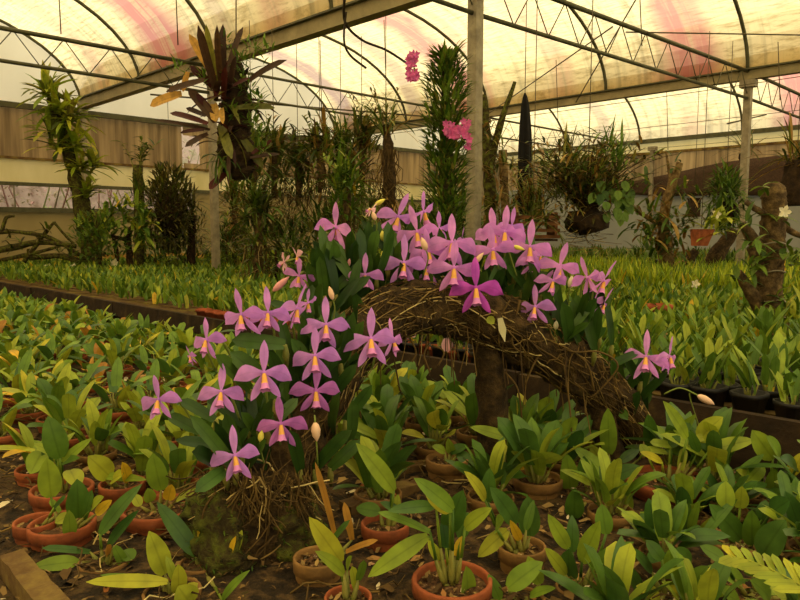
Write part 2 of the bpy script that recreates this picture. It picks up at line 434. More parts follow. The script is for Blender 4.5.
def sheet(mb, along, a, b, z0, z1, corr=0.0, pitch=.15, m=0):
    """a vertical sheet; along(s, depth, z) gives its points"""
    n = max(2, int((b - a) / (pitch / 2))) if corr else 2
    for i in range(n):
        s0, s1 = a + (b - a) * i / n, a + (b - a) * (i + 1) / n
        d0, d1 = (corr if i % 2 else 0), (0 if i % 2 else corr)
        k = len(mb.v)
        mb.v += [along(s0, d0, z0), along(s1, d1, z0), along(s1, d1, z1), along(s0, d0, z1)]
        mb.face((k, k + 1, k + 2, k + 3), m, [(s0, z0), (s1, z0), (s1, z1), (s0, z1)])
endw = lambda s, d, z: W(U_END + d, s, z)
mb = MB()
sheet(mb, endw, VN, 6.85, 2.59, 3.45, .05, .22, 0); sheet(mb, endw, 7.2, V3, 2.59, 3.45, .05, .22, 0)
sheet(mb, endw, 6.85, 7.2, 3.26, 3.45, 0, m=0); sheet(mb, endw, 6.85, 7.2, 2.59, 2.72, 0, m=0)
sheet(mb, endw, VN, V3, 2.16, 2.59, 0, m=1)
sheet(mb, endw, VN, 7.0, .95, 1.72, 0, m=2); sheet(mb, endw, 7.0, V3, .95, 2.16, 0, m=2)
sheet(mb, endw, VN, V3, .0, .95, .02, .16, 3)
for (va, vb) in ((VN, V0), (V0, V1), (V1, V2), (V2, V3)):
    pr = arc(va, vb)
    for j in range(20):
        k = len(mb.v)
        mb.v += [endw(pr[j][0], 0, 3.45), endw(pr[j + 1][0], 0, 3.45), endw(pr[j + 1][0], 0, pr[j + 1][1] + .03), endw(pr[j][0], 0, pr[j][1] + .03)]
        mb.face((k, k + 1, k + 2, k + 3), 4, [(pr[j][0], 0), (pr[j + 1][0], 0), (pr[j + 1][0], 1), (pr[j][0], 1)])
wl = struct(mb.build('wall_left', [TAN, CREAM, OLIVE, YBOARD, GABLE], smooth=False))
mb = MB()
mb.bar(endw(VN, -.05, 1.74), endw(7, -.05, 1.74), .07, .08); struct(mb.build('trim_1', M['steel_dark'], smooth=False))
mb = MB(); mb.bar(endw(VN, -.04, 2.17), endw(V3, -.04, 2.17), .05, .06); struct(mb.build('trim_2', M['steel_dark'], smooth=False))
mb = MB(); mb.bar(endw(VN, -.05, 3.46), endw(V3, -.05, 3.46), .07, .09); struct(mb.build('trim_3', M['steel_dark'], smooth=False))
mb = MB(); mb.bar(endw(VN, -.04, 2.6), endw(V3, -.04, 2.6), .04, .04); struct(mb.build('trim_4', M['plank'], smooth=False))

# side wall (far right) --------------------------------------------------
sidew = lambda s, d, z: W(s, V3 - d, z)
mb = MB()
sheet(mb, sidew, U_BACK, U_END, .0, .84, 0, m=3)
sheet(mb, sidew, U_BACK, U_END, .84, 2.55, 0, m=1)
sheet(mb, sidew, U_BACK, U_END, 2.55, 3.3, .02, .3, m=0)
sheet(mb, sidew, U_BACK, U_END, 3.3, 3.63, 0, m=2)
struct(mb.build('wall_right', [TAN, WHITE, CREAM, OLIVE], smooth=False))
mb = MB(); mb.bar(sidew(U_BACK, .05, .84), sidew(U_END, .05, .84), .08, .08); struct(mb.build('trim_5', M['plank'], smooth=False))
mb = MB(); mb.bar(sidew(U_BACK, .04, 3.3), sidew(U_END, .04, 3.3), .05, .06); struct(mb.build('trim_6', M['plank'], smooth=False))
# walls behind the camera
mb = MB(); sheet(mb, lambda s, d, z: W(U_BACK - d, s, z), VN, V3, 0, 3.63); struct(mb.build('wall_back', GABLE, smooth=False))
mb = MB(); sheet(mb, lambda s, d, z: W(s, VN - d, z), U_BACK, U_END, 0, 3.63); struct(mb.build('wall_near', CREAM, smooth=False))

# shade net slung along the far wall
mb = MB(); rows = []; rnd = random.Random(5)
for i in range(25):
    u = -3.2 + 12.6 * i / 24; t = i / 24
    top = 3.0 - .5 * max(0, (t - .72) / .28) ** 1.3 - .05 * sin(t * 9); bot = 2.28 + .12 * sin(t * 7) - .02 * sin(t * 23)
    rows.append([sidew(u, .12 + .05 * sin(i * 1.9 + j), bot + (top - bot) * j / 4) for j in range(5)])
mb.grid(rows)
nt_ = mb.build('shade_net', M['net']); tag(nt_, 'long dark brown shade net slung low across the far pale side wall', 'shade net')
sm = nt_.modifiers.new('thick', 'SOLIDIFY'); sm.thickness = .012

# posts ------------------------------------------------------------------
def post(u, v, w, top, label, bottom=0.0, round_=False):
    t = thing('support_post', label, 'post', W(u, v, bottom))
    mb = MB(); mb.box(W(u, v, (top + bottom) / 2), (w, w, top - bottom), (EU, EV, UP)); mb.build('shaft', M['steel'], t, smooth=False)
    mb = MB(); mb.box(W(u, v, top - .05), (w * 2.2, w * 1.5, .10), (EU, EV, UP)); mb.build('head_plate', M['steel'], t, smooth=False)
    mb = MB(); mb.box(W(u, v, bottom + .02), (w * 2, w * 2, .04), (EU, EV, UP)); mb.build('foot_plate', M['steel'], t, smooth=False)
post(3.97, V1, .098, 3.52, 'tall pale steel post rising from the orchid flowers to the roof')
post(8.42, V1, .085, 3.52, 'grey steel post standing below the hanging red bromeliad clump')
post(12.8, V1, .08, 3.52, 'dark steel post against the end wall behind the leaning bromeliad trunk')
post(3.68, V2, .095, 3.52, 'steel post beside the forked tree stump, topped by the gutter bracket')
post(8.42, V2, .09, 3.52, 'thin distant steel post seen just beyond the tall pale post')
post(12.8, V2, .09, 3.52, 'distant steel post at the end wall behind the hanging plants')
post(7.95, V3 - .12, .09, 3.45, 'grey wall post behind the dead stump, crossing the dark shade net')
post(3.97, V3 - .12, .09, 3.45, 'wall post at the far side wall behind the hanging basket of grass')
post(12.75, V3 - .12, .09, 3.45, 'corner post where the tan end wall meets the side wall')

# gutters ----------------------------------------------------------------
def gutter(v, w, h, label):
    t = thing('gutter_beam', label, 'gutter', W(U_BACK + .2, v, GZ))
    mb = MB()
    a, b = U_BACK + .2, U_END - .05
    mb.bar(W(a, v - w / 2, GZ), W(b, v - w / 2, GZ), .02, h); mb.bar(W(a, v + w / 2, GZ), W(b, v + w / 2, GZ), .02, h)
    mb.bar(W(a, v, GZ - h / 2 + .01), W(b, v, GZ - h / 2 + .01), w, .02)
    mb.build('channel', M['steel_gutter'], t, smooth=False)
    mb = MB()
    for s in (-1, 1): mb.bar(W(a, v + s * (w / 2 + .03), GZ + h / 2 - .012), W(b, v + s * (w / 2 + .03), GZ + h / 2 - .012), .07, .02)
    mb.build('lip', M['steel_dark'], t, smooth=False)
gutter(V1, .12, .17, 'broad pale gutter beam slanting over the hanging bromeliad to the top edge')
gutter(V2, .10, .15, 'slimmer gutter beam running beyond the tall post to the right edge')
gutter(V0, .12, .17, 'gutter beam overhead behind the camera side span')
mb = MB(); mb.bar(W(U_BACK, V3 - .05, GZ), W(U_END, V3 - .05, GZ), .08, .1); struct(mb.build('trim_7', M['steel_dark'], smooth=False))

# hoops ------------------------------------------------------------------
ordn = ['', 'first', 'second', 'third', 'fourth', 'fifth', 'sixth', 'seventh']
for (va, vb, nm) in ((V0, V1, 'span nearest the bromeliad trunk'), (V1, V2, 'middle span'), (V2, V3, 'far span')):
    for k in range(6):
        u = (12.84, 10.5, 8.35, 5.9, 3.70, 1.5)[k]
        if va == V0 and k > 3: continue
        mb = MB(); mb.tube([W(u, v, z) for v, z in arc(va, vb, 24)], .026, 7)
        o = mb.build('roof_hoop', M['steel_dark'])
        tag(o, f'curved steel roof hoop, {ordn[k + 1]} from the end wall in the {nm}', 'roof hoop', 'curved roof hoops')

# trusses ----------------------------------------------------------------
def truss(u, va, vb, label, u2=None, zt=3.64, zb=3.27, bay=.5, r=.026):
    t = thing('roof_truss', label, 'truss', W(u, va, zb)); u2 = u if u2 is None else u2
    T = lambda v, z: W(u + (u2 - u) * (v - va) / (vb - va), v, z)
    mb = MB(); mb.tube([T(va, zt), T(vb, zt)], r, 8); mb.build('top_chord', M['steel_dark'], t)
    mb = MB(); mb.tube([T(va, zb), T(vb, zb)], r * .85, 8); mb.build('bottom_chord', M['steel_dark'], t)
    mb = MB(); n = int((vb - va) / bay)
    for i in range(n):
        a = va + (vb - va) * i / n; b = va + (vb - va) * (i + 1) / n; c = (a + b) / 2
        mb.tube([T(a, zb), T(c, zt)], .006, 5); mb.tube([T(c, zt), T(b, zb)], .006, 5)
    mb.build('web_bars', M['steel_dark'], t)
truss(3.97, V1, V2, 'long roof truss crossing from the tall post to the post at the stump', u2=3.68)
truss(3.97, V0, V1, 'roof truss leaving the tall post toward the top edge', r=.024)
truss(3.68, V2, V3, 'roof truss continuing past the right-hand post to the frame edge')
truss(8.42, V0, V1, 'roof truss over the leaning bromeliad trunk, passing behind the hanging bromeliad', zt=3.54, zb=3.2)
truss(8.42, V1, V2, 'distant roof truss behind the tall green columnar plant', zt=3.54, zb=3.2, r=.02)
truss(8.42, V2, V3, 'distant roof truss above the big hanging basket of stems', zt=3.54, zb=3.2, r=.02)

# rods, cables, purlins ---------------------------------------------------
def rod(name, pts, r, label, cat, mat='wire', sag=0):
    mb = MB()
    if sag:
        a, b = V(pts[0]), V(pts[-1])
        pts = [a.lerp(b, i / 12) - UP * (sag * 4 * (i / 12) * (1 - i / 12)) for i in range(13)]
    mb.tube(pts, r, 6); o = mb.build(name, M[mat]); tag(o, label, cat); return o
rod('brace_rod', [W(6.4, 10.6, 3.55), W(3.97, 8.2, 4.45)], .010, 'thin diagonal brace rod climbing across the middle span above the truss', 'brace rod')
rod('brace_rod', [W(8.42, 10.6, 3.5), W(3.97, 7.3, 3.64)], .008, 'thin long cable from the distant post to the middle of the near truss', 'cable')
rod('brace_rod', [W(3.97, 7.6, 3.64), W(1.2, 10.6, 3.62)], .008, 'thin level cable with a turnbuckle reaching from the near truss to the gutter', 'cable')
rod('brace_rod', [W(3.97, 12.4, 3.27), W(3.97, 10.75, 2.95)], .012, 'short brace running from the right-hand post up to the truss beyond it', 'brace rod')
rod('brace_rod', [W(10.6, V1 + .2, 3.5), W(8.42, V2 - .2, 3.45)], .014, 'slender wind brace stretching from the broad gutter to the distant post', 'brace rod')
rod('ridge_purlin', [W(12.8, 7.8, 4.98), W(-3, 7.8, 4.98)], .018, 'ridge purlin along the crown of the middle span', 'purlin', 'steel_dark')
rod('ridge_purlin', [W(12.8, 13.8, 4.98), W(-3, 13.8, 4.98)], .018, 'ridge purlin along the crown of the far span', 'purlin', 'steel_dark')
for k, v in enumerate((9.6, 12.2, 15.4)):
    rod('growing_wire', [W(12.6, v, 3.3), W(0, v, 3.3)], .005, f'thin long growing wire strung level below the roof, {ordn[k+1]} beyond the tall post', 'wire', 'wire', .06)
rod('power_cord', spline([tuple(P(345, -6, 7.0)), tuple(P(345, 22, 7.2)), tuple(P(362, 40, 7.4)), tuple(P(386, 50, 7.6)), tuple(P(408, 64, 7.9))], 6), .014, 'black cord drooping from the broad gutter toward the pink flower spray', 'cord', 'cord')
rod('power_cord', spline([tuple(P(346, 12, 7.15)), tuple(P(344, 40, 7.2)), tuple(P(350, 55, 7.3)), tuple(P(366, 68, 7.5))], 6), .012, 'black cord hanging in a short tail under the broad gutter', 'cord', 'cord')
rnd = random.Random(77)
for k, (x, y0, y1, Y) in enumerate(((640, 0, 46, 8.2), (666, 60, 150, 13.0), (556, 60, 120, 12.0), (778, 42, 100, 9.5), (384, 20, 80, 9.0), (320, 40, 130, 9.5), (59, -4, 34, 7.6), (176, -5, 45, 7.2))):
    lab = ['from the roof to the near truss', 'in the far span left of the right-hand post', 'above the big hanging basket', 'near the right edge beyond the post', 'beside the pink flower spray', 'over the row of hanging orchids', 'near the left edge above the truss', 'above the hanging bromeliad'][k]
    rod('hanging_wire', [P(x, y0, Y), P(x + 2, y1, Y)], .006, f'thin upright hanging wire {lab}', 'wire')

# outdoors seen through the gap in the end wall ---------------------------
mb = MB(); rnd = random.Random(8)
for i in range(90):
    u = U_END + rnd.uniform(1.0, 1.8); v = rnd.uniform(-6, 13); p = W(u, v, .2); pts = [p]
    for k in range(6): p = p + V((rnd.uniform(-.25, .25), rnd.uniform(-.1, .1), .5)); pts.append(p)
    mb.tube(pts, [.03, .026, .022, .018, .014, .01, .006], 5, rnd.choice([0, 1, 2]))
for i in range(9000):
    u = U_END + rnd.uniform(1.2, 3.2); v = rnd.uniform(-6, 13); z = rnd.uniform(.6, 3.6)
    b_ = W(u, v, z); mb.leaf(b_, b_ + V((rnd.uniform(-1, 1), rnd.uniform(-1, 1), rnd.uniform(-.6, .8))) * .12, .05, seg=2, m=rnd.choice([0, 0, 1, 2]))
mb2 = MB(); k = 0
rows = []
for i in range(31):
    v = -9 + 27 * i / 30; rows.append([W(U_END + 2.0 + 1.6 * j / 4 + .3 * sin(i * 1.7), v, 4.2 * j / 4 + .4 * sin(i * 2.3)) for j in range(5)])
mb2.grid(rows); struct(mb2.build('terrain', noise_mat('bank', [(.3, S(126, 106, 82)), (.5, S(160, 138, 118)), (.7, S(124, 120, 84))], 3, .9, .3)))
o = mb.build('outdoor_shrubbery', [leaf_mat('shrub_a', [(0, S(120, 112, 78)), (1, S(164, 146, 110))], trans=.3), leaf_mat('shrub_b', [(0, S(120, 130, 74)), (1, S(170, 172, 110))], trans=.4), leaf_mat('shrub_c', [(0, S(150, 112, 100)), (1, S(184, 144, 128))], trans=.3)])
tag(o, 'pale tangled shrubs outdoors, seen through the gap in the end wall', 'shrubs', kind='stuff')

# ================================================================ BENCHES
def bench(name, label, u0, u1, v0, v1, board='plank', rim=.10, z=BZ):
    BZ = z
    t = thing(name, label, 'bench', W(u0, v0, 0))
    rnd = random.Random(int(v0 * 100))
    mb = MB(); n = max(3, int((v1 - v0) / .13))
    for i in range(n):
        v = v0 + (v1 - v0) * (i + .5) / n
        mb.bar(W(u0, v, BZ - .012), W(u1, v, BZ - .012), (v1 - v0) / n * .82, .024)
    mb.build('slatted_top', M['plank'], t, smooth=False)
    for (v, nm) in ((v0, 'front'), (v1, 'rear')):
        mb = MB(); k = 7
        for i in range(k):
            a = u0 + (u1 - u0) * i / k; b = u0 + (u1 - u0) * (i + 1) / k - .012
            mb.bar(W(a, v + rnd.uniform(-.008, .008), BZ - rim / 2 + .03), W(b, v + rnd.uniform(-.008, .008), BZ - rim / 2 + .03 + rnd.uniform(-.01, .01)), .035, rim)
        mb.build('edge_board', M[board], t, smooth=False)
    k = max(2, int((u1 - u0) / 2.0))
    for i in range(k + 1):
        for v in (v0 + .08, v1 - .08):
            u = u0 + .1 + (u1 - u0 - .2) * i / k
            mb = MB(); mb.box(W(u, v, BZ - .374), (.08, .08, .70), (EU, EV, UP)); mb.build('leg', M['bark'], t, smooth=False)
bench('plant_bench', 'mossy wooden bench carrying the terracotta pots around the orchid log', -1.6, 11.2, .16, 2.12, z=BF)
bench('plant_bench', 'long wooden bench with a mossy edge board behind the orchid log', -2.5, 12.4, 2.50, 4.32, 'plank_dark', rim=.12)
bench('plant_bench', 'brown-edged bench of small seedlings beyond the middle bench', -2.5, 12.2, 4.56, 6.4, 'plank_red', .09)
bench('plant_bench', 'far bench of bright grassy plants before the side wall', -4, 12.0, 6.6, 9.6)

# mulch over the front bench: a bumpy bed and loose chips
from mathutils import noise as mnoise
mb = MB(); rows = []; nu, nv = 150, 30
def mulch_z(p): return MZ + .004 + max(0, .014 * (mnoise.noise(V(p) * 9) + .5 * mnoise.noise(V(p) * 23) + .6))
for i in range(nu + 1):
    row = []
    for j in range(nv + 1):
        p = W(-1.55 + 12.7 * i / nu, .185 + 1.91 * j / nv, 0); p.z = mulch_z(p); row.append(p)
    rows.append(row)
mb.grid(rows)
o = mb.build('mulch_bed', M['mulch']); tag(o, 'brown crumbling mulch spread over the front bench between the pots', 'mulch', kind='stuff')
mb = MB(); rnd = random.Random(21)
for i in range(11000):
    u = rnd.uniform(-.4, 3.4) if i < 9500 else rnd.uniform(-.2, 8); v = rnd.uniform(.2, 2.08)
    p = W(u, v, 0); p.z = mulch_z(p) + rnd.uniform(.0, .012)
    a = rnd.uniform(0, 2 * pi); L = rnd.choice([.008, .010, .012, .016, .022, .034]) * rnd.uniform(.7, 1.4)
    d = V((cos(a), sin(a), rnd.uniform(-.3, .4))) * L
    mb.leaf(p, p + d, L * rnd.uniform(.25, .6), V((rnd.uniform(-.6, .6), rnd.uniform(-.6, .6), 1)), bend=rnd.uniform(0, .3), fold=.4, seg=2, shape='strap', rnd=rnd)
o = mb.build('bark_chips', M['chip']); tag(o, 'loose tan and pale bark chips scattered over the front bench', 'bark chips', kind='stuff')
mb = MB()
for i in range(480):
    u = rnd.uniform(-.3, 3.4); v = rnd.uniform(.25, 2.0); p = W(u, v, MZ + .03); a = rnd.uniform(0, 6.28); pts = []
    for k in range(7):
        a += rnd.uniform(-.7, .7); p = p + V((cos(a), sin(a), 0)) * rnd.uniform(.015, .04); p.z = mulch_z(p) + .006 + .02 * abs(sin(k * 1.2 + i)); pts.append(p)
    mb.tube(pts, rnd.uniform(.0010, .0024), 4)
o = mb.build('fallen_roots', M['root']); tag(o, 'pale stray orchid roots trailing over the mulch between pots', 'roots', kind='stuff')

# loose boards on the front bench
def board(a, b, w, h, label, mat='plank'):
    mb = MB(); n = 8; rnd = random.Random(int(a.x * 1000)); x = (b - a).normalized(); y = x.cross(UP).normalized()
    rows = []
    for i in range(n + 1):
        c = a.lerp(b, i / n)
        j = lambda: V((0, 0, rnd.uniform(-.004, .004)))
        rows.append([c - y * w / 2 - UP * h / 2, c + y * w / 2 - UP * h / 2, c + y * w / 2 + UP * h / 2 + j(), c - y * w / 2 + UP * h / 2 + j()])
    b0 = mb.grid(rows, 0, True); mb.face((b0 + 3, b0 + 2, b0 + 1, b0)); e = b0 + n * 4; mb.face((e, e + 1, e + 2, e + 3))
    tag(mb.build('wooden_board', M[mat], smooth=False), label, 'board')
board(PZ(12, 566, MZ + .03), PZ(58, 622, MZ + .03), .045, .06, 'short lichen-yellow wooden board lying at the bottom corner of the bench')
board(PZ(60, 540, MZ + .02), PZ(205, 492, MZ + .02), .04, .045, 'mossy wooden batten lying across the bench beside the terracotta pots')
board(PZ(345, 512, MZ + .015), PZ(420, 486, MZ + .015), .05, .045, 'weathered batten lying between the log foot and the clay pots')
board(PZ(395, 474, MZ + .015), PZ(520, 450, MZ + .015), .04, .04, 'old mossy batten passing behind the clay pots under the log')
# painted rail below the middle bench
mb = MB(); mb.tube([P(560, 428, 2.62), P(700, 460, 2.32)], .006, 6); tag(mb.build('metal_rail', M['red_paint']), 'thin red painted rail under the log beside the middle bench', 'rail')
# pot row standing on the near edge of the middle bench
rnd = random.Random(4)
for k in range(16):
    px = 168 + k * 11.5 if k < 9 else 415 + (k - 9) * 17
    py = 318 + (px - 168) * .128 if px < 300 else 338 + (px - 415) * .21
    c = PZ(px, py, BZ + .03)
    vv = (c.x + c.y) / sqrt(2); uu = (c.y - c.x) / sqrt(2)
    c = W(uu, 2.58, BZ)
    mb = MB(); s = rnd.uniform(.9, 1.1)
    mb.lathe([(.0, .002), (.042 * s, .002), (.052 * s, .055), (.058 * s, .056), (.058 * s, .072), (.05 * s, .072), (.047 * s, .05), (0, .05)], c, 10, sq=.8)
    o = mb.build('small_clay_pot', M['brick'])
    tag(o, 'small red clay pot on the middle bench edge, ' + ('left of the front flowers' if px < 300 else 'below the orchid log'), 'pot', 'red pots left of the flowers' if px < 300 else 'red pots under the log')
c = P(656, 317, 4.75)
mb = MB(); c.z = BZ; mb.lathe([(0, 0), (.05, 0), (.075, .1), (.085, .1), (.085, .14), (.07, .14), (.065, .1), (0, .1)], W((c.y-c.x)/sqrt(2), 4.64, BZ), 12, sq=.8)
tag(mb.build('small_clay_pot', M['brick']), 'reddish square clay pot on the seedling bench edge, right of the rear blooms', 'pot')
# ================================================================ THE LOG AND ITS ORCHIDS
def pr(px, py, Y, r): p = P(px, py, Y); return (p.x, p.y, p.z, r)
log = thing('driftwood_log', 'arching mossy bark log carrying the lilac-flowered orchids over the bench', 'log', P(470, 330, 2.0))
rnd = random.Random(12)
MAIN = [pr(250, 575, 1.50, .12), pr(254, 520, 1.52, .12), pr(272, 462, 1.58, .10), pr(305, 405, 1.68, .085), pr(345, 352, 1.80, .075), pr(395, 312, 1.92, .070), pr(445, 306, 2.0, .075), pr(498, 322, 2.03, .08), pr(548, 348, 2.06, .078), pr(592, 382, 2.10, .07), pr(636, 430, 2.14, .055), pr(650, 470, 2.16, .045)]
mb = MB(); trunk(mb, MAIN, 14, 26, .05, rnd=rnd, lump=.3); mb.build('trunk', M['bark'], log)
mb = MB(); trunk(mb, [pr(486, 326, 2.03, .05), pr(490, 370, 2.04, .042), pr(494, 430, 2.06, .05), pr(497, 475, 2.07, .065)], 6, 12, .15, rnd=rnd); mb.build('support_leg', M['bark'], log)
mb = MB(); trunk(mb, [pr(596, 384, 2.1, .05), pr(606, 430, 2.08, .04), pr(612, 475, 2.07, .045)], 5, 10, .15, rnd=rnd); mb.build('side_stub', M['bark'], log)
mb = MB(); trunk(mb, [pr(214, 490, 1.47, .06), pr(226, 540, 1.44, .075), pr(244, 575, 1.43, .06)], 14, 22, .08, rnd=rnd, lump=.5); trunk(mb, [pr(290, 490, 1.5, .055), pr(296, 536, 1.47, .06), pr(290, 570, 1.46, .05)], 14, 22, .08, rnd=rnd, lump=.5); mb.build('mossy_foot', M['bark_moss'], log)
mb2 = MB()
for i in range(700):
    p = V(rnd.choice(mb.v)); d = V((rnd.uniform(-1, 1), rnd.uniform(-1, .2), rnd.uniform(-.4, 1))).normalized()
    mb2.leaf(p, p + d * rnd.uniform(.008, .022), .004, UP, seg=2, shape='lance', rnd=rnd)
mb2.build('moss', M['leaf_moss'], log)
def on_log(t):
    s = spline(MAIN, 12); i = min(len(s) - 1, int(t * (len(s) - 1))); return V(s[i][:3]), s[i][3], (V(s[min(i + 1, len(s) - 1)][:3]) - V(s[max(i - 1, 0)][:3])).normalized()
# root mat: thin dry roots wrapping and hanging from the log
mb = MB()
for i in range(1100):
    t = rnd.uniform(.02, .99) if i > 240 else rnd.uniform(.45, .97)
    c, r, tg = on_log(t)
    side = tg.cross(UP).normalized(); a = rnd.uniform(0, 2 * pi); da = rnd.uniform(-.5, .5); dl = rnd.uniform(-.09, .09); pts = []
    for k in range(6):
        q = k / 5
        c2, r2, tg2 = on_log(min(.995, max(0, t + dl * q)))
        aa = a + da * q * 2; pts.append(c2 + (side * cos(aa) + tg2.cross(side) * sin(aa)) * (r2 * rnd.uniform(1.02, 1.16)))
    if rnd.random() < .12:
        e = pts[-1]; pts += [e - UP * rnd.uniform(.02, .06) + side * rnd.uniform(-.02, .02), e - UP * rnd.uniform(.07, .16) + side * rnd.uniform(-.04, .04)]
    mb.tube(pts, rnd.uniform(.0009, .0022), 4, cap=False)
for i in range(260):
    x = rnd.uniform(200, 310); y = rnd.uniform(468, 500); p = P(x, y, 1.40 + .06 * abs(x - 255) / 55 + rnd.uniform(-.02, .02)); pts = [p]; a = rnd.gauss(0, .5)
    for k in range(6): a += rnd.uniform(-.4, .4); p = p + V((sin(a) * .014, rnd.uniform(-.004, .004), -.014 * cos(a))); pts.append(p)
    mb.tube(pts, rnd.uniform(.0008, .002), 4, cap=False)
mb.build('root_mat', M['root'], log)
mb = MB()
for (pts) in ([(556, 345, 2.0), (574, 352, 1.97), (600, 352, 1.97), (618, 366, 1.97), (600, 390, 1.99), (590, 398, 2.0)], [(558, 344, 1.99), (565, 372, 1.98), (570, 410, 1.97), (572, 440, 1.96)],
              [(548, 344, 1.99), (535, 362, 1.97), (525, 385, 1.97)], [(560, 344, 1.99), (586, 362, 1.97), (594, 390, 1.98)], [(510, 300, 1.96), (500, 320, 1.95), (499, 345, 1.95)], [(520, 300, 1.96), (512, 340, 1.95), (520, 352, 1.95)],
              [(262, 478, 1.42), (254, 500, 1.40), (250, 522, 1.40)], [(290, 478, 1.44), (276, 496, 1.41), (266, 508, 1.40)], [(292, 480, 1.44), (291, 500, 1.42), (289, 510, 1.42)], [(216, 492, 1.41), (206, 506, 1.40), (202, 520, 1.40)],
              [(505, 372, 2.0), (516, 385, 1.98), (520, 400, 1.98), (522, 420, 2.0)], [(428, 345, 1.93), (424, 356, 1.92), (430, 372, 1.92)], [(432, 345, 1.93), (444, 352, 1.92), (438, 366, 1.92)], [(410, 338, 1.9), (416, 352, 1.9), (412, 362, 1.9)]):
    sp = spline([tuple(P(*p)) for p in pts], 5); mb = MB(); mb.tube(sp, .0028, 5); mb.build('aerial_root', M['root'], log)
mb = MB(); mb.leaf(P(500, 318, 1.93), P(505, 342, 1.93), .022, V((0, -1, .1)), fold=0, seg=2, shape='strap'); tag(mb.build('plant_tag', M['tagplastic']), 'narrow pale name tag hanging on the log below the magenta flower', 'tag')
mb = MB(); mb.leaf(P(488, 317, 1.93), P(494, 324, 1.92), .024, V((0, -1, .1)), fold=.2, shape='oval'); tag(mb.build('fallen_petal', M['leaf_lime']), 'small yellow-green leaf stuck on the log under the magenta flower', 'leaf')

LM = [M['leaf_log'], M['leaf_deep'], M['leaf']]
PM = {'l': 'petal', 'k': 'petal_pink', 'p': 'petal_pale', 'm': 'petal_deep', 'd': 'petal_dusk'}
def flower(parent, px, py, w, Y, yaw=0, pitch=0, roll=0, col='l', stem=None, narrow=1.0):
    rnd = random.Random(px * 7 + py)
    c = P(px, py, Y); s = w * Y / FPX * 1.03
    f = (CAMP - c).normalized()
    f = Matrix.Rotation(radians(yaw), 3, 'Z') @ f
    ax = f.cross(UP).normalized(); f = Matrix.Rotation(radians(-pitch), 3, ax) @ f
    up = (UP - f * UP.dot(f)).normalized(); up = Matrix.Rotation(radians(roll), 3, f) @ up
    r = up.cross(f)
    q = lambda x, y, z: c + (r * x + up * y + f * z) * s
    mb = MB(); j = lambda a: rnd.uniform(-a, a)
    # narrow sepals: one up, two down; broad wavy petals to the sides
    mb.leaf(q(0, .02, -.02), q(j(.05), .58 + j(.03), -.08 + j(.05)), .16 * s * narrow, f, bend=.05, fold=-.3, seg=8, shape='petal', wave=.04, rnd=rnd)
    for sd in (-1, 1):
        mb.leaf(q(sd * .02, -.02, -.02), q(sd * (.25 + j(.04)), -.47 + j(.04), -.02 + j(.06)), .145 * s * narrow, f, bend=.12, fold=-.3, seg=8, shape='petal', wave=.04, rnd=rnd, sweep=sd * .06)
        mb.leaf(q(sd * .02, .0, 0), q(sd * (.50 + j(.03)), -.15 + j(.09), -.13 + j(.05)), .30 * s * narrow, f, bend=.2, fold=-.22, seg=10, shape='broad', wave=.07, across=4, rnd=rnd, sweep=-sd * (.33 + j(.1)))
    mb.blob(q(0, 0, -.01), .05 * s, n=8, rough=.05, rnd=rnd)
    o = mb.build('flower', M[PM[col]], parent)
    # tubular lip: orange-yellow throat, frilled pink mouth
    mb = MB(); rows = []; n = 10
    a0, a1 = q(0, -.01, .02), q(0, -.24, .13); tg = (a1 - a0).normalized(); b1 = r; b2 = tg.cross(r).normalized()
    for i, (t, rad) in enumerate(((0, .03), (.25, .045), (.5, .05), (.75, .062), (1.0, .075))):
        cc = a0.lerp(a1, t); rows.append([cc + (b1 * cos(2 * pi * k / n) + b2 * sin(2 * pi * k / n)) * (rad * s) for k in range(n)])
    mb.grid(rows[:4], 0, True)
    edge = [a0.lerp(a1, 1.18 + .08 * (k % 2)) + (b1 * cos(2 * pi * k / n) + b2 * sin(2 * pi * k / n)) * ((.092 + .02 * (k % 2)) * s) for k in range(n)]
    mb.grid([rows[3], rows[4], edge], 1, True)
    mb.blob(a0.lerp(a1, .85), .04 * s, 0, 8, .05, rnd)
    mb.build('lip', [M['throat'], M['lip_edge']], o)
    if stem is not None:
        stem = CAMP + (stem - CAMP) * ((c.y + .07) / stem.y)
        mb = MB(); e = c - f * (.10 * s); k = stem.lerp(e, .6) + UP * .02 - f * .01
        mb.tube(spline([tuple(stem), tuple(k), tuple(e)], 5), .0028, 6); mb.build('flower_stalk', M['stalk'], o)
    return o

def bud(parent, px, py, L, Y, ang, mat, w=.42):
    """closed bud: L long in the photo, ang degrees from straight up"""
    c = P(px, py, Y); l = L * Y / FPX; d = (V((1, 0, 0)) * sin(radians(ang)) + UP * cos(radians(ang))).normalized()
    mb = MB(); m_ = [(0, .25), (.15, .75), (.4, 1), (.7, .8), (.92, .3), (1, .08)]
    mb.tube([c + d * (l * (t - .5)) for t, _ in m_], [w * .5 * l * k for _, k in m_], 10)
    o = mb.build('bud', M[mat], parent)
    mb = MB(); mb.tube(spline([tuple(c - d * l * .48), tuple(c - d * l * .9 - UP * .01 + V((0, .01, 0))), tuple(c - UP * (l * .9 + .05) + V((0, .03, 0)))], 4), .002, 5); mb.build('bud_stalk', M['stalk'], o)

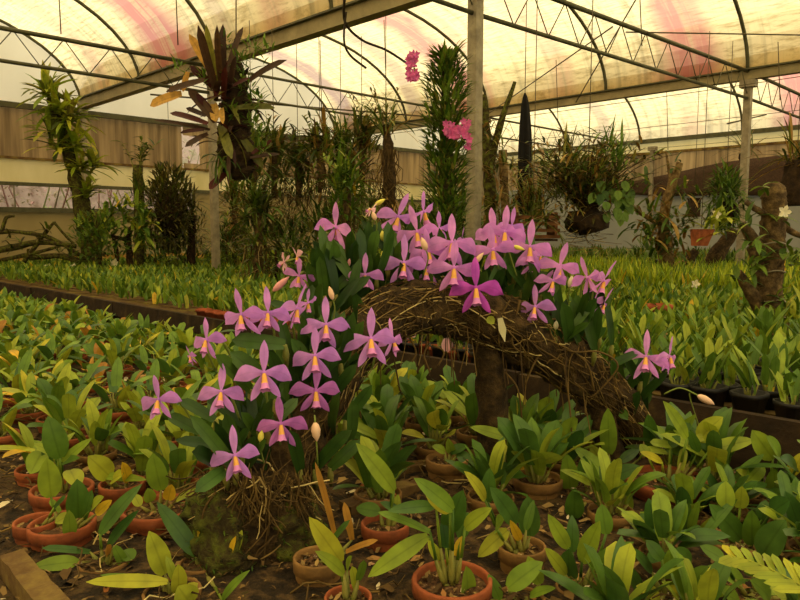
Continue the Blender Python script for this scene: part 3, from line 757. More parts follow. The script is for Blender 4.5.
def clump(name, label, anchor, leaf_list, n_extra, region, seed, group=None):
    """strap-leaved orchid: leaves from hand-set (x0,y0,x1,y1,width) strokes plus more inside a pixel region"""
    rnd = random.Random(seed)
    t = thing(name, label, 'orchid', anchor)
    mb = MB(); bl = MB()
    def one(x0, y0, x1, y1, w, Y, m):
        a = P(x0, y0, Y + rnd.uniform(-.03, .05)); b = P(x1, y1, Y + rnd.uniform(-.10, .06))
        mb.leaf(a, b, w * Y / FPX, (CAMP - a).normalized() + V((rnd.uniform(-.5, .5), 0, .4)), bend=rnd.uniform(.02, .12), fold=.32, seg=7, shape='strap', m=m, rnd=rnd)
        mb.tube([a - UP * .05 + V((0, .02, 0)), a - UP * .025 + V((0, .01, 0)), a], [.004, .0085, .005], 6, 3)
    for (x0, y0, x1, y1, w, Y) in leaf_list: one(x0, y0, x1, y1, w, Y, rnd.choice([0, 0, 0, 1]))
    (rx0, ry0, rx1, ry1, Y0, Y1, Lmin, Lmax, wd) = region
    for i in range(n_extra):
        f = rnd.random(); x = rx0 + (rx1 - rx0) * f; y = ry0 + (ry1 - ry0) * f + rnd.uniform(-30, 18); Y = Y0 + (Y1 - Y0) * f + rnd.uniform(-.05, .1)
        L = rnd.uniform(Lmin, Lmax); a = rnd.gauss(0, .5)
        one(x, y, x + L * sin(a), y - L * cos(a), rnd.uniform(.8, 1.15) * wd, Y, rnd.choice([0, 0, 0, 0, 1]))
    mb.build('leaves', LM + [M['bulb']], t)
    return t

# the big front clump on the log's foot
A = clump('flowering_orchid', 'dark-leaved orchid clump with a dozen large lilac flowers at the log foot', P(270, 440, 1.55),
    [(285, 345, 232, 340, 17, 1.52), (250, 390, 215, 355, 17, 1.5), (268, 385, 230, 352, 18, 1.5), (200, 432, 168, 415, 13, 1.42), (235, 470, 190, 415, 14, 1.42), (212, 462, 192, 452, 18, 1.4), (225, 470, 195, 492, 15, 1.38),
     (315, 470, 352, 430, 15, 1.5), (330, 468, 360, 440, 14, 1.52), (275, 400, 255, 430, 14, 1.45), (300, 470, 290, 430, 15, 1.45), (262, 470, 268, 425, 16, 1.46), (350, 440, 352, 400, 13, 1.6), (335, 440, 340, 392, 14, 1.6),
     (290, 352, 280, 318, 11, 1.62), (300, 350, 302, 315, 11, 1.62), (312, 350, 318, 318, 10, 1.62), (345, 420, 372, 385, 12, 1.6), (250, 430, 205, 395, 14, 1.46), (240, 450, 175, 440, 12, 1.42), (215, 420, 180, 400, 12, 1.42)],
    120, (225, 480, 345, 370, 1.46, 1.72, 34, 62, 13), 31)
sA = lambda x, y: P(x, y, 1.58)
for a in ((158, 400, 43, 1.40, -32, 12, 8, 'l', 195, 425), (235, 456, 50, 1.38, 6, 10, 4, 'l', 245, 475), (221, 392, 47, 1.42, -8, 6, -2, 'l', 240, 420), (264, 373, 56, 1.42, 4, 4, 0, 'l', 268, 410),
          (206, 340, 40, 1.47, -38, 8, 8, 'l', 238, 370), (241, 315, 46, 1.52, -28, 16, 12, 'l', 255, 350), (268, 313, 44, 1.55, -14, 6, 2, 'l', 275, 345), (297, 309, 42, 1.60, 60, 30, -20, 'l', 295, 340),
          (326, 325, 48, 1.62, 6, 4, -4, 'l', 322, 355), (315, 356, 50, 1.55, -6, 8, 4, 'l', 312, 385), (316, 391, 50, 1.54, 6, 18, -2, 'd', 314, 420), (281, 424, 50, 1.44, 2, 24, 2, 'd', 280, 445),
          (371, 339, 54, 1.62, 8, 2, -2, 'l', 360, 370), (393, 340, 36, 1.68, 48, 8, -6, 'k', 372, 368), (190, 356, 20, 1.50, -60, 30, 25, 'l', 215, 370), (308, 303, 26, 1.66, 40, 35, 8, 'l', 310, 330)):
    flower(A, *a[:8], stem=sA(*a[8:]))
bud(A, 316, 432, 20, 1.46, 175, 'bud_cream', .5); bud(A, 261, 436, 12, 1.44, 10, 'bud_yellow', .55); bud(A, 331, 293, 14, 1.68, -15, 'bud_cream')

# rear clump at the top of the arch, to the left
B = clump('flowering_orchid', 'tall dark-leaved orchid clump crowning the arch, with buds and pale pink blooms', P(360, 320, 1.95),
    [(318, 285, 312, 248, 13, 1.9), (330, 290, 320, 225, 11, 1.92), (335, 285, 333, 240, 12, 1.94), (345, 285, 338, 238, 11, 1.95), (318, 300, 308, 262, 11, 1.88), (347, 268, 356, 240, 9, 1.93), (355, 265, 370, 224, 10, 2.0), (362, 262, 380, 222, 11, 2.0),
     (372, 260, 378, 230, 12, 2.0), (352, 268, 352, 230, 11, 2.0), (322, 305, 330, 270, 12, 1.9), (340, 305, 336, 265, 12, 1.9), (298, 312, 270, 302, 8, 1.84), (308, 318, 312, 285, 15, 1.84), (320, 320, 323, 283, 13, 1.86), (345, 330, 350, 290, 13, 1.86),
     (365, 325, 355, 293, 12, 1.88), (375, 330, 380, 292, 12, 1.88), (395, 300, 400, 262, 12, 1.98), (395, 290, 388, 240, 11, 2.02), (330, 335, 322, 300, 12, 1.84), (410, 300, 418, 270, 10, 2.02), (300, 330, 285, 300, 11, 1.8), (350, 345, 358, 310, 12, 1.84)],
    56, (318, 325, 398, 285, 1.86, 2.02, 36, 62, 11.5), 32)
sB = lambda x, y: P(x, y, 1.98)
for a in ((365, 275, 36, 1.86, 4, 20, 0, 'k', 362, 300), (336, 227, 42, 1.98, 150, -10, 10, 'k', 340, 250), (299, 276, 32, 1.86, -14, 30, -8, 'k', 312, 295), (297, 257, 22, 1.92, -70, 20, 40, 'p', 312, 285), (284, 262, 22, 1.92, -120, 10, 60, 'p', 310, 275), (322, 234, 18, 1.98, -120, 10, 30, 'p', 330, 255), (371, 209, 17, 2.0, -60, -40, 0, 'p', 370, 240)):
    flower(B, *a[:8], stem=sB(*a[8:]))
bud(B, 281, 284, 22, 1.86, 48, 'bud_pink', .34); bud(B, 383, 236, 11, 1.96, -10, 'bud_yellow', .6); bud(B, 384, 258, 14, 1.94, -15, 'bud_yellow', .55); bud(B, 350, 241, 14, 1.96, -12, 'bud_pink', .45); bud(B, 374, 216, 9, 1.98, -20, 'bud_cream', .6); bud(B, 349, 262, 9, 1.9, 5, 'bud_pink'); bud(B, 380, 202, 12, 2.02, 60, 'bud_yellow', .4)

Cc = clump('flowering_orchid', 'orchid clump massed with mauve-pink flowers at the top centre of the log', P(440, 300, 2.0),
    [(430, 290, 424, 250, 11, 2.05), (440, 300, 445, 262, 11, 2.06), (455, 300, 462, 268, 11, 2.06), (440, 300, 434, 275, 13, 1.98), (448, 310, 446, 282, 13, 1.95), (470, 270, 466, 248, 12, 2.06), (478, 268, 482, 248, 9, 2.06)],
    26, (420, 305, 470, 300, 1.98, 2.06, 28, 50, 11), 33)
sC = lambda x, y: P(x, y, 2.05)
for a in ((398, 217, 42, 2.06, 20, 24, -18, 'l', 410, 262), (417, 232, 44, 1.98, -10, 20, 10, 'k', 420, 268), (404, 263, 46, 1.92, -2, 4, -4, 'l', 415, 285), (429, 252, 38, 1.96, 6, 12, 6, 'k', 430, 280), (426, 268, 38, 1.95, -8, 12, 6, 'k', 430, 290),
          (452, 243, 50, 1.94, 6, 8, -4, 'k', 448, 280), (454, 268, 50, 1.90, 6, 18, -2, 'k', 450, 290), (440, 229, 34, 2.06, 40, 30, 20, 'l', 436, 265), (424, 212, 38, 2.10, 60, 25, 25, 'l', 425, 260), (466, 262, 24, 2.02, 70, 10, -10, 'k', 462, 285), (462, 240, 22, 2.06, 80, 20, 0, 'l', 460, 270)):
    flower(Cc, *a[:8], stem=sC(*a[8:]))
bud(Cc, 424, 244, 14, 1.88, -20, 'bud_cream', .5)
Dm = clump('flowering_orchid', 'orchid bearing one deep magenta flower low on the front of the log', P(478, 310, 1.99),
    [(470, 300, 452, 296, 8, 1.96), (490, 305, 505, 268, 12, 2.02), (482, 305, 470, 275, 11, 2.02)], 5, (468, 308, 492, 308, 1.99, 2.0, 24, 36, 9), 34)
flower(Dm, 476, 288, 52, 1.88, 4, 10, 2, 'm', stem=P(478, 310, 1.98))

E = clump('flowering_orchid', 'orchid clump with a bunched head of pink flowers near the tall post', P(508, 290, 2.05),
    [(500, 300, 498, 262, 11, 2.06), (508, 300, 512, 262, 11, 2.06), (516, 300, 520, 258, 10, 2.06), (492, 298, 486, 262, 10, 2.06), (524, 300, 534, 266, 10, 2.06), (540, 295, 528, 262, 10, 2.04), (545, 290, 556, 268, 10, 2.04), (520, 290, 548, 272, 9, 2.02), (486, 300, 476, 268, 10, 2.06)],
    22, (488, 305, 540, 300, 2.04, 2.06, 30, 46, 10), 35)
sE = lambda x, y: P(x, y, 2.06)
for a in ((494, 234, 44, 2.02, -12, 18, 8, 'k', 502, 275), (505, 232, 44, 2.0, 6, 14, -4, 'k', 505, 275), (493, 250, 44, 1.96, 0, 26, 4, 'k', 500, 280), (512, 226, 30, 2.06, 20, 14, -8, 'l', 508, 272), (530, 247, 46, 2.0, 6, 14, -2, 'k', 522, 280), (532, 264, 28, 2.0, 30, 10, -20, 'k', 525, 285), (540, 256, 24, 2.06, 70, 20, -20, 'l', 530, 280), (560, 266, 42, 2.0, 12, 24, -10, 'k', 545, 290), (553, 281, 34, 1.96, 22, 26, -14, 'k', 545, 300)):
    flower(E, *a[:8], stem=sE(*a[8:]))
bud(E, 479, 258, 14, 1.96, 40, 'bud_cream', .4); bud(E, 519, 248, 12, 1.96, 110, 'bud_yellow', .4)

F = clump('flowering_orchid', 'dark strap-leaved orchid with drooping pink flowers on the log shoulder', P(575, 340, 2.08),
    [(568, 345, 562, 302, 14, 2.04), (560, 345, 556, 300, 10, 2.04), (575, 345, 572, 298, 11, 2.06), (580, 335, 597, 298, 12, 2.02), (572, 330, 596, 300, 9, 2.02), (600, 335, 592, 302, 9, 2.04), (612, 345, 606, 300, 7, 2.04), (585, 325, 612, 296, 9, 2.08), (556, 345, 590, 322, 8, 2.0), (548, 300, 558, 285, 9, 2.04), (595, 350, 586, 312, 10, 2.02), (562, 340, 545, 318, 10, 2.02)],
    18, (555, 350, 596, 350, 2.04, 2.08, 30, 52, 9.5), 36)
sF = lambda x, y: P(x, y, 2.07)
for a in ((535, 307, 38, 1.96, -22, 6, 6, 'l', 552, 340), (588, 278, 36, 2.02, 140, 6, -16, 'k', 580, 320), (604, 281, 38, 2.02, 60, 34, -24, 'k', 590, 318), (604, 304, 30, 2.04, 60, 34, -30, 'k', 590, 325), (590, 308, 20, 2.08, 110, 30, -30, 'p', 585, 330)):
    flower(F, *a[:8], stem=sF(*a[8:]))
bud(F, 571, 282, 13, 2.06, 8, 'white_flower', .5); bud(F, 556, 325, 9, 1.98, 5, 'white_flower', .6)

G = clump('flowering_orchid', 'small orchid at the log tip with paired pink flowers and a drooping bud', P(628, 395, 2.14),
    [(622, 395, 640, 372, 10, 2.12), (632, 398, 660, 380, 9, 2.12), (615, 395, 605, 362, 9, 2.1), (640, 400, 668, 372, 9, 2.14), (625, 400, 618, 350, 9, 2.14), (640, 392, 648, 362, 10, 2.18), (600, 372, 640, 352, 9, 2.12), (612, 400, 628, 420, 10, 2.08)],
    12, (612, 405, 645, 405, 2.12, 2.16, 26, 40, 9), 37)
flower(G, 646, 357, 45, 2.06, -4, 2, 0, 'k', stem=P(640, 392, 2.13), narrow=.85); flower(G, 670, 357, 34, 2.06, 62, 16, -14, 'k', stem=P(645, 392, 2.13))
bud(G, 706, 400, 20, 2.1, 118, 'bud_cream', .4)
mb = MB(); mb.tube(spline([tuple(P(664, 394, 2.12)), tuple(P(680, 388, 2.11)), tuple(P(697, 395, 2.1))], 5), .0025, 5); mb.build('bud_stalk', M['stalk'], G)
# fading seedling blooms under the arch
for (x, y, lab) in ((411, 332, 'faded mauve hanging bloom under the arch, left one of two'), (446, 345, 'faded mauve hanging bloom under the arch, right one of two')):
    mb = MB(); rnd = random.Random(x); a = P(x, y - 8, 2.35)
    for k in range(4): mb.leaf(a, a + V((rnd.uniform(-.03, .03), rnd.uniform(-.02, .02), -.05)), .03, V((0, -1, 0)), fold=.3, seg=4, shape='petal', rnd=rnd)
    mb.tube([a + UP * .06, a], .002, 5)
    tag(mb.build('faded_flower', M['petal_pale']), lab, 'flower')
# ================================================================ POTTED ORCHIDS ON THE FRONT BENCH
LF = [M['leaf'], M['leaf_lime'], M['leaf_deep'], M['leaf_yellow'], M['leaf_brown']]
POTS = {'t': 'terracotta', 'c': 'old_clay', 'b': 'black_pot'}
def pot_parts(t, c, R, h, kind, rnd):
    """pot with a thick rolled rim, drawn around c (the bench point below it)"""
    mb = MB(); r0 = R * .72
    mb.lathe([(0, .002), (r0, .002), (r0 + .004, .008), (R * .93, h * .70), (R * .93, h * .72), (R * 1.0, h * .73), (R * 1.01, h * .97), (R * .985, h), (R * .91, h), (R * .89, h * .95), (R * .86, h * .72), (R * .7, h * .4)], c, 22)
    mb.build('pot', M[POTS[kind]], t)
    mb = MB(); rows = []
    for i in range(5):
        rr = R * .88 * i / 4
        rows.append([V(c) + V((cos(a) * rr, sin(a) * rr, h * .84 + (rnd.uniform(-.005, .008) if i < 4 else 0))) for a in [2 * pi * k / 14 for k in range(14)]])
    mb.grid(rows, 0, True)
    for i in range(46):
        a = rnd.uniform(0, 6.28); rr = R * .8 * sqrt(rnd.random()); p = V(c) + V((cos(a) * rr, sin(a) * rr, h * .86)); L = rnd.uniform(.008, .02)
        mb.leaf(p, p + V((rnd.uniform(-1, 1), rnd.uniform(-1, 1), rnd.uniform(0, .7))) * L, L * .6, UP, seg=2, shape='strap', m=1, rnd=rnd)
    mb.build('potting_mix', [M['mix'], M['chip']], t)

def rhizome(bl, root, tops, rnd, fat=.0055):
    """creeping rhizome with a pseudobulb under each leaf"""
    prev = root
    for p in tops:
        foot = root + V((p.x - root.x, p.y - root.y, 0)) * .45; foot.z = root.z
        bl.tube([prev, foot], [.004, .004], 5); prev = foot
        mid = foot.lerp(p, .5)
        bl.tube([foot, foot.lerp(p, .25), mid, p], [.003, fat, fat * .8, .002], 7)

LMK = {}                                 # potted plants by place in the view, for naming
def traced(label, px, py, rim, kind, strokes, group=None, h=.10):
    rnd = random.Random(px * 31 + py)
    c = PZ(px, py, BF + .012 + h); Y = c.y; R = rim * .5 * Y / FPX; c.z = BF + .012
    t = thing('potted_orchid', label, 'potted orchid', c)
    pot_parts(t, c, R, h, kind, rnd)
    mb = MB(); bl0 = mb; tops = []
    soil = c + UP * (h * .84)
    for (x0, y0, x1, y1, w, m) in strokes:
        Ya = Y + rnd.uniform(-.02, .03); a = P(x0, y0, Ya); b = P(x1, y1, Ya - rnd.uniform(-.02, .05))
        if a.z < soil.z + .004:
            a = PZ(x0, y0, soil.z + .004); b = P(x1, y1, a.y - rnd.uniform(0, .04))
        ft = V((soil.x + (a.x - soil.x) * .5, soil.y + (a.y - soil.y) * .5, soil.z + .01))
        if (a - ft).length > .05: bl0.tube([ft.lerp(a, .45), a], [.0035, .0025], 6, G_); tops.append(ft.lerp(a, .5))
        else: tops.append(a)
        nr = (CAMP - a).normalized() + V((rnd.uniform(-.3, .3), 0, .5))
        mb.leaf(a, b, w * a.y / FPX * 1.08, nr, bend=rnd.uniform(.03, .14), fold=.22, seg=8, shape='oval' if w > 8 else 'strap', m=m, rnd=rnd)
    mb.build('leaves', LF, t)
    bl = MB(); rhizome(bl, soil + UP * .002, tops, rnd); bl.build('rhizome', M['bulb'], t)
    LMK[t.name] = (px, py, c); return t
G_, L_, D_, Y_, B_ = 0, 1, 2, 3, 4
traced('potted orchid with two big upright oval leaves in a terracotta pot, bottom-left corner', 62, 522, 66, 't', [(51, 497, 47, 458, 21, G_), (78, 518, 77, 479, 22, G_), (70, 536, 69, 510, 13, G_), (70, 515, 55, 523, 11, L_), (92, 508, 104, 497, 12, L_), (96, 514, 112, 500, 10, Y_), (84, 520, 92, 490, 8, G_)])
traced('terracotta potted orchid hugged against its twin pot above the lichen-yellow board', 36, 520, 44, 't', [(60, 512, 50, 500, 6, G_), (54, 508, 66, 496, 5, D_)])
traced('orchid in a terracotta pot with a drooping oval leaf over its left rim', 62, 487, 62, 't', [(42, 452, 30, 474, 19, G_), (52, 470, 44, 448, 8, G_), (58, 464, 80, 458, 10, G_), (62, 462, 92, 438, 9, G_), (56, 460, 60, 440, 14, G_), (70, 470, 78, 488, 18, L_), (60, 458, 48, 416, 22, G_), (58, 455, 34, 444, 9, G_)])
traced('potted orchid with a broad yellowing oval leaf and long level blade, beside the lilac flower', 122, 482, 46, 't', [(110, 477, 88, 456, 21, L_), (102, 476, 147, 480, 9, G_), (112, 480, 124, 474, 14, L_), (128, 482, 122, 462, 11, Y_)])
traced('potted orchid with one tall oval leaf and a yellow stub in a wide terracotta pot', 158, 506, 74, 't', [(161, 490, 153, 453, 20, G_), (168, 500, 172, 484, 12, Y_), (150, 502, 148, 488, 12, G_), (140, 506, 134, 494, 10, L_), (176, 500, 200, 490, 8, L_)])
traced('orchid with long dark spear leaves from a grey stem over the mossy batten', 104, 560, 52, 'c', [(100, 534, 142, 484, 15, D_), (108, 546, 139, 510, 11, D_), (79, 562, 31, 568, 15, G_), (108, 555, 107, 545, 8, B_), (132, 560, 124, 550, 15, G_), (114, 546, 128, 574, 11, G_), (90, 552, 42, 548, 7, D_)], h=.06)
traced('orchid with bright yellow-green leaves arching over the bottom edge, left of the log', 172, 590, 60, 'c', [(165, 574, 149, 531, 21, L_), (168, 582, 86, 582, 14, L_), (178, 592, 178, 564, 16, L_), (190, 604, 178, 586, 26, L_), (160, 584, 100, 575, 9, G_), (186, 586, 206, 604, 18, L_), (174, 580, 166, 556, 9, L_)], h=.06)
traced('orchid with a dark pointed blade and yellow spike leaning at the log foot', 200, 562, 44, 'c', [(196, 555, 157, 502, 17, D_), (216, 556, 197, 530, 8, Y_), (212, 560, 210, 548, 14, G_), (230, 568, 242, 530, 8, L_), (228, 568, 236, 536, 6, Y_), (222, 600, 250, 570, 9, G_), (200, 552, 186, 546, 9, L_)], h=.06)
traced('orchid with two yellow-green leaves in a small terracotta pot at the bottom edge', 348, 596, 50, 't', [(341, 562, 309, 517, 19, L_), (344, 574, 315, 551, 13, L_), (347, 570, 352, 556, 10, G_), (356, 590, 352, 566, 8, L_), (358, 580, 364, 560, 8, G_)], h=.085)
traced('old round clay pot of bark with one brown stick-like leaf, beside the log foot', 318, 556, 52, 'c', [(336, 540, 315, 462, 6, B_), (352, 540, 344, 502, 7, B_), (346, 552, 378, 540, 6, B_), (330, 545, 350, 520, 6, D_)])
traced('dark-leaved orchid with paired upright blades beside the batten, in a reddish pot', 385, 522, 50, 't', [(394, 491, 356, 443, 18, G_), (392, 490, 372, 460, 12, D_), (380, 512, 356, 508, 15, G_), (400, 512, 380, 502, 9, D_), (396, 516, 398, 494, 9, L_)])
traced('orchid with long arching leaves spilling from an orange-rimmed pot, bottom centre', 452, 578, 84, 't', [(428, 536, 368, 577, 19, G_), (453, 510, 414, 478, 17, G_), (447, 532, 463, 490, 22, G_), (436, 506, 388, 511, 13, D_), (450, 510, 426, 496, 17, L_), (465, 528, 492, 508, 15, L_), (430, 532, 378, 512, 8, G_), (446, 548, 442, 520, 12, D_), (460, 538, 468, 512, 14, G_), (440, 560, 428, 540, 10, G_), (456, 556, 462, 536, 9, Y_)])
traced('potted orchid with dark upright oval leaves and a yellowish stem, centre of the bench', 522, 545, 50, 'c', [(516, 524, 490, 487, 19, D_), (530, 536, 528, 496, 21, D_), (508, 530, 478, 557, 16, L_), (496, 528, 504, 520, 18, G_), (520, 540, 510, 520, 9, Y_), (485, 500, 464, 471, 12, L_), (488, 502, 490, 468, 14, G_), (526, 530, 534, 500, 9, G_)])
traced('orchid with a pair of broad leaves rising at the bottom edge, right of centre', 520, 598, 54, 'c', [(508, 588, 543, 562, 21, G_), (540, 584, 528, 556, 15, G_), (467, 602, 466, 566, 18, G_), (530, 596, 556, 588, 10, G_), (500, 600, 488, 574, 12, G_)], h=.06)
traced('vase-shaped orchid with eight clean oval leaves, lower middle', 578, 586, 46, 'c', [(568, 548, 548, 514, 14, G_), (572, 552, 572, 515, 13, D_), (570, 577, 569, 549, 20, D_), (582, 562, 600, 521, 18, G_), (566, 575, 545, 548, 14, L_), (590, 568, 634, 542, 14, G_), (592, 572, 622, 556, 10, L_), (606, 534, 602, 504, 17, G_)], h=.06)
traced('round-bodied glazed clay pot with a few dark leaves, standing under the arch', 447, 458, 44, 'c', [(450, 452, 468, 446, 10, D_), (445, 452, 432, 446, 9, G_), (452, 454, 448, 438, 9, G_), (458, 452, 476, 470, 12, D_)], h=.11)
traced('orchid with a long level blade and upright oval leaf before the support leg', 500, 470, 46, 'c', [(508, 438, 470, 427, 11, G_), (515, 470, 515, 430, 15, G_), (552, 460, 530, 422, 16, G_), (510, 474, 496, 464, 14, D_), (556, 460, 564, 430, 13, L_), (520, 470, 530, 462, 8, Y_), (492, 470, 480, 450, 11, G_)], h=.06)
traced('orchid with tall oval leaves between the log tip and the vase-shaped orchid', 592, 492, 52, 'c', [(570, 490, 566, 453, 18, G_), (574, 518, 575, 488, 18, G_), (610, 478, 573, 446, 14, G_), (584, 480, 584, 456, 14, D_), (605, 481, 640, 466, 16, D_), (626, 514, 618, 477, 19, G_), (600, 480, 604, 460, 10, Y_), (590, 484, 560, 470, 10, L_)], h=.06)
traced('terracotta pot beyond the log tip with glossy yellow-green leaves spread both ways', 668, 478, 84, 't', [(687, 438, 663, 401, 13, G_), (699, 440, 723, 417, 19, L_), (672, 446, 650, 442, 8, L_), (670, 446, 680, 436, 10, D_), (708, 452, 754, 440, 15, G_), (698, 452, 690, 430, 10, G_), (690, 440, 720, 436, 8, L_), (648, 456, 640, 444, 10, L_), (680, 470, 684, 448, 8, L_), (662, 462, 640, 452, 9, L_)])
traced('orchid with one tall clear oval leaf standing against the log tip', 612, 470, 40, 'c', [(609, 454, 608, 408, 16, G_), (650, 446, 648, 414, 15, G_), (620, 462, 640, 448, 10, D_), (600, 460, 590, 444, 10, L_)], h=.06)
traced('orchid with large oval leaves at the right edge below the black pots', 765, 492, 56, 'c', [(773, 459, 752, 430, 20, G_), (780, 456, 766, 436, 14, G_), (797, 468, 780, 458, 16, D_), (762, 466, 740, 490, 16, G_), (776, 500, 774, 468, 18, G_), (728, 478, 712, 448, 9, G_), (735, 480, 764, 454, 10, G_), (790, 475, 804, 452, 12, L_), (755, 482, 736, 470, 11, L_)], h=.07)
traced('orchid with a spade-shaped pale leaf and broad grey-green blades, right foreground', 735, 540, 54, 'c', [(726, 508, 726, 481, 17, G_), (741, 540, 709, 504, 21, G_), (740, 508, 742, 486, 14, L_), (702, 538, 738, 498, 10, G_), (752, 546, 752, 510, 18, G_), (762, 556, 786, 520, 27, D_), (772, 512, 790, 500, 20, D_), (762, 520, 766, 500, 13, D_)], h=.07)
traced('broad-leaved orchid crowding the bottom right corner under the fern frond', 760, 592, 60, 'c', [(745, 586, 708, 566, 20, G_), (760, 590, 790, 580, 22, G_), (720, 600, 700, 575, 22, G_), (740, 604, 720, 590, 20, G_), (770, 600, 750, 580, 20, G_), (752, 576, 756, 556, 18, D_), (724, 560, 700, 546, 14, G_), (786, 600, 806, 590, 20, G_)], h=.06)
traced('orchid of dark overlapping blades along the bottom edge, left of the fern frond', 668, 592, 56, 'c', [(668, 584, 672, 546, 20, G_), (690, 566, 676, 548, 17, G_), (660, 600, 636, 586, 16, L_), (652, 572, 630, 548, 12, D_), (690, 590, 708, 566, 18, G_), (676, 596, 690, 580, 16, D_), (640, 590, 624, 562, 12, D_), (662, 560, 646, 540, 14, G_), (680, 600, 668, 586, 14, L_)], h=.06)
traced('orchid with leaning oval leaves in the row before the terracotta pot at the log tip', 672, 535, 50, 'c', [(645, 540, 645, 520, 15, D_), (652, 532, 668, 512, 16, G_), (660, 528, 640, 512, 12, G_), (682, 530, 690, 502, 9, D_), (690, 534, 700, 500, 9, G_), (650, 536, 652, 518, 9, Y_), (700, 536, 716, 516, 10, L_)], h=.06)

# more pots: a handful of kinds, copied along the bench
def variety(kind, seed, n, L0, L1, w, upr, pal, R=.062, h=.09):
    rnd = random.Random(seed)
    t = thing('potted_orchid', '', 'potted orchid', (0, 0, 0))
    pot_parts(t, V((0, 0, 0)), R, h, kind, rnd)
    mb = MB(); tops = []; soil = V((0, 0, h * .84))
    for i in range(n):
        az = 2 * pi * (i / n) + rnd.uniform(-.5, .5); rr = R * rnd.uniform(.1, .75)
        a = soil + V((cos(az) * rr, sin(az) * rr, rnd.uniform(.02, .07))); el = radians(rnd.uniform(*upr)); L = rnd.uniform(L0, L1)
        d = V((cos(az + rnd.uniform(-.5, .5)) * cos(el), sin(az) * cos(el), sin(el)))
        tops.append(a)
        nr = UP - d * .5 + V((-cos(az), -sin(az), 0)) * (1 if el > .9 else 0) + V((rnd.uniform(-.4, .4), rnd.uniform(-.4, .4), 0))
        mb.leaf(a, a + d * L, w * rnd.uniform(.8, 1.2), nr, bend=rnd.uniform(.05, .22), fold=.22, seg=7, shape=rnd.choice(['oval', 'oval', 'strap']), m=rnd.choice(pal), rnd=rnd)
    mb.build('leaves', LF, t)
    bl = MB(); rhizome(bl, soil + UP * .002, tops, rnd); bl.build('rhizome', M['bulb'], t)
    return t
KINDS = [
    (variety('t', 1, 12, .08, .12, .042, (15, 75), [0, 0, 0, 0, 1, 2]), 'green oval leaves in terracotta'), (variety('t', 2, 9, .09, .13, .040, (10, 65), [0, 0, 2]), 'loosely spreading leaves in terracotta'),
    (variety('c', 3, 14, .08, .13, .042, (15, 80), [0, 0, 0, 1, 0, 0, 3]), 'mixed green and yellow leaves in old clay'), (variety('c', 4, 16, .09, .14, .044, (10, 75), [0, 0, 2, 0]), 'crowded glossy green leaves'),
    (variety('c', 5, 13, .08, .12, .044, (15, 75), [0, 0, 1]), 'pale lime leaves'), (variety('t', 6, 13, .09, .14, .036, (5, 60), [0, 0, 0, 0, 1, 0, 0, 3]), 'arching strap leaves in terracotta'),
    (variety('c', 7, 17, .09, .13, .046, (10, 80), [0, 2, 2, 0]), 'dense dark green leaves'), (variety('t', 8, 9, .07, .11, .042, (10, 70), [0, 0, 1, 0, 3, 0, 4]), 'yellowing leaves in terracotta')]
def proj(p):
    q = V(p) - CAMP; d = q.dot(_fw)
    return (400 + FPX * q.x / d, 300 - FPX * q.dot(_up) / d, d) if d > .05 else (-999, -999, 0)

fills = []; rnd = random.Random(42)
taken = [V((c.x, c.y)) for (_, _, c) in LMK.values()]
foot = [V(PZ(x, y, BF).to_2d()) for (x, y) in ((250, 540), (262, 520), (275, 530), (232, 520), (497, 442), (612, 440), (630, 432))]
du = .185
grid_ = [(.25 + i * du * (1 + .012 * i), .27 + j * .185) for i in range(34) for j in range(10)] + [(-.3 + i * .12, .8 + j * .12) for i in range(12) for j in range(11)]
for (u, v) in grid_:
    for _ in (0,):
        u += rnd.uniform(-.04, .04); v += rnd.uniform(-.03, .03)
        if v > 2.02 or u > 5.6: continue
        p = W(u, v, BF + .012); x, y, d = proj(p + UP * .1)
        if not (-50 < x < 850 and y < 640): continue
        q = p.to_2d()
        if any((q - a).length < .125 for a in taken) or any((q - f_[0].to_2d()).length < (.095 if x > 590 and y > 470 else .115) for f_ in fills) or any((q - a).length < .10 for a in foot): continue
        if 190 < x < 350 and 470 < y: continue
        if (x < 270 and y > 505) or (370 < x < 600 and y > 500): continue
        if x < 24 and y > 440: continue
        fills.append((p, x, y, d))
MARKS = [('the leftmost lilac flower', 158, 400), ('the lowest lilac flower', 235, 455), ('the lichen-yellow board', 40, 575), ('the mossy foot of the log', 262, 520), ('the cream bud', 316, 432),
         ('the support leg of the log', 492, 420), ('the pale name tag', 503, 330), ('the log tip', 640, 425), ('the paired pink flowers', 650, 357), ('the fern frond', 760, 570),
         ('the widest terracotta pot', 668, 478), ('the round glazed clay pot', 447, 458), ('the orange-rimmed pot', 452, 578), ('the vase-shaped orchid', 578, 560), ('the drooping end bud', 706, 400), ('the leftmost twin pots', 50, 520),
         ('the left photo edge', 0, 330), ('the lilac flower turned left', 206, 340), ('the tallest front flower', 264, 373)]
RANK = ['nearest', 'second nearest', 'third nearest', 'fourth nearest', 'fifth nearest', 'sixth nearest', 'seventh nearest', 'eighth nearest', 'ninth nearest', 'tenth nearest']
allp = [(x, y, None) for (x, y, _) in LMK.values()]
bucket = {}
def side_of(x, y, mk):
    dx, dy = x - mk[1], y - mk[2]
    return ('left of' if dx < 0 else 'right of') if abs(dx) > 1.3 * abs(dy) else ('beyond' if dy < 0 else 'in front of')
for k, (p, x, y, d) in enumerate(fills): allp.append((x, y, k))
for (x, y, k) in allp:
    mk = min(MARKS, key=lambda a: (a[1] - x) ** 2 + (a[2] - y) ** 2)
    bucket.setdefault((mk[0], side_of(x, y, mk)), []).append(((mk[1] - x) ** 2 + (mk[2] - y) ** 2, k))
names = {}
for (mk, sd), L in bucket.items():
    for r, (_, k) in enumerate(sorted(L, key=lambda a: a[0])):
        if k is not None: names[k] = (RANK[r] if r < len(RANK) else None, sd, mk)
used = set()
order = sorted(range(len(fills)), key=lambda k: fills[k][3])[:215]
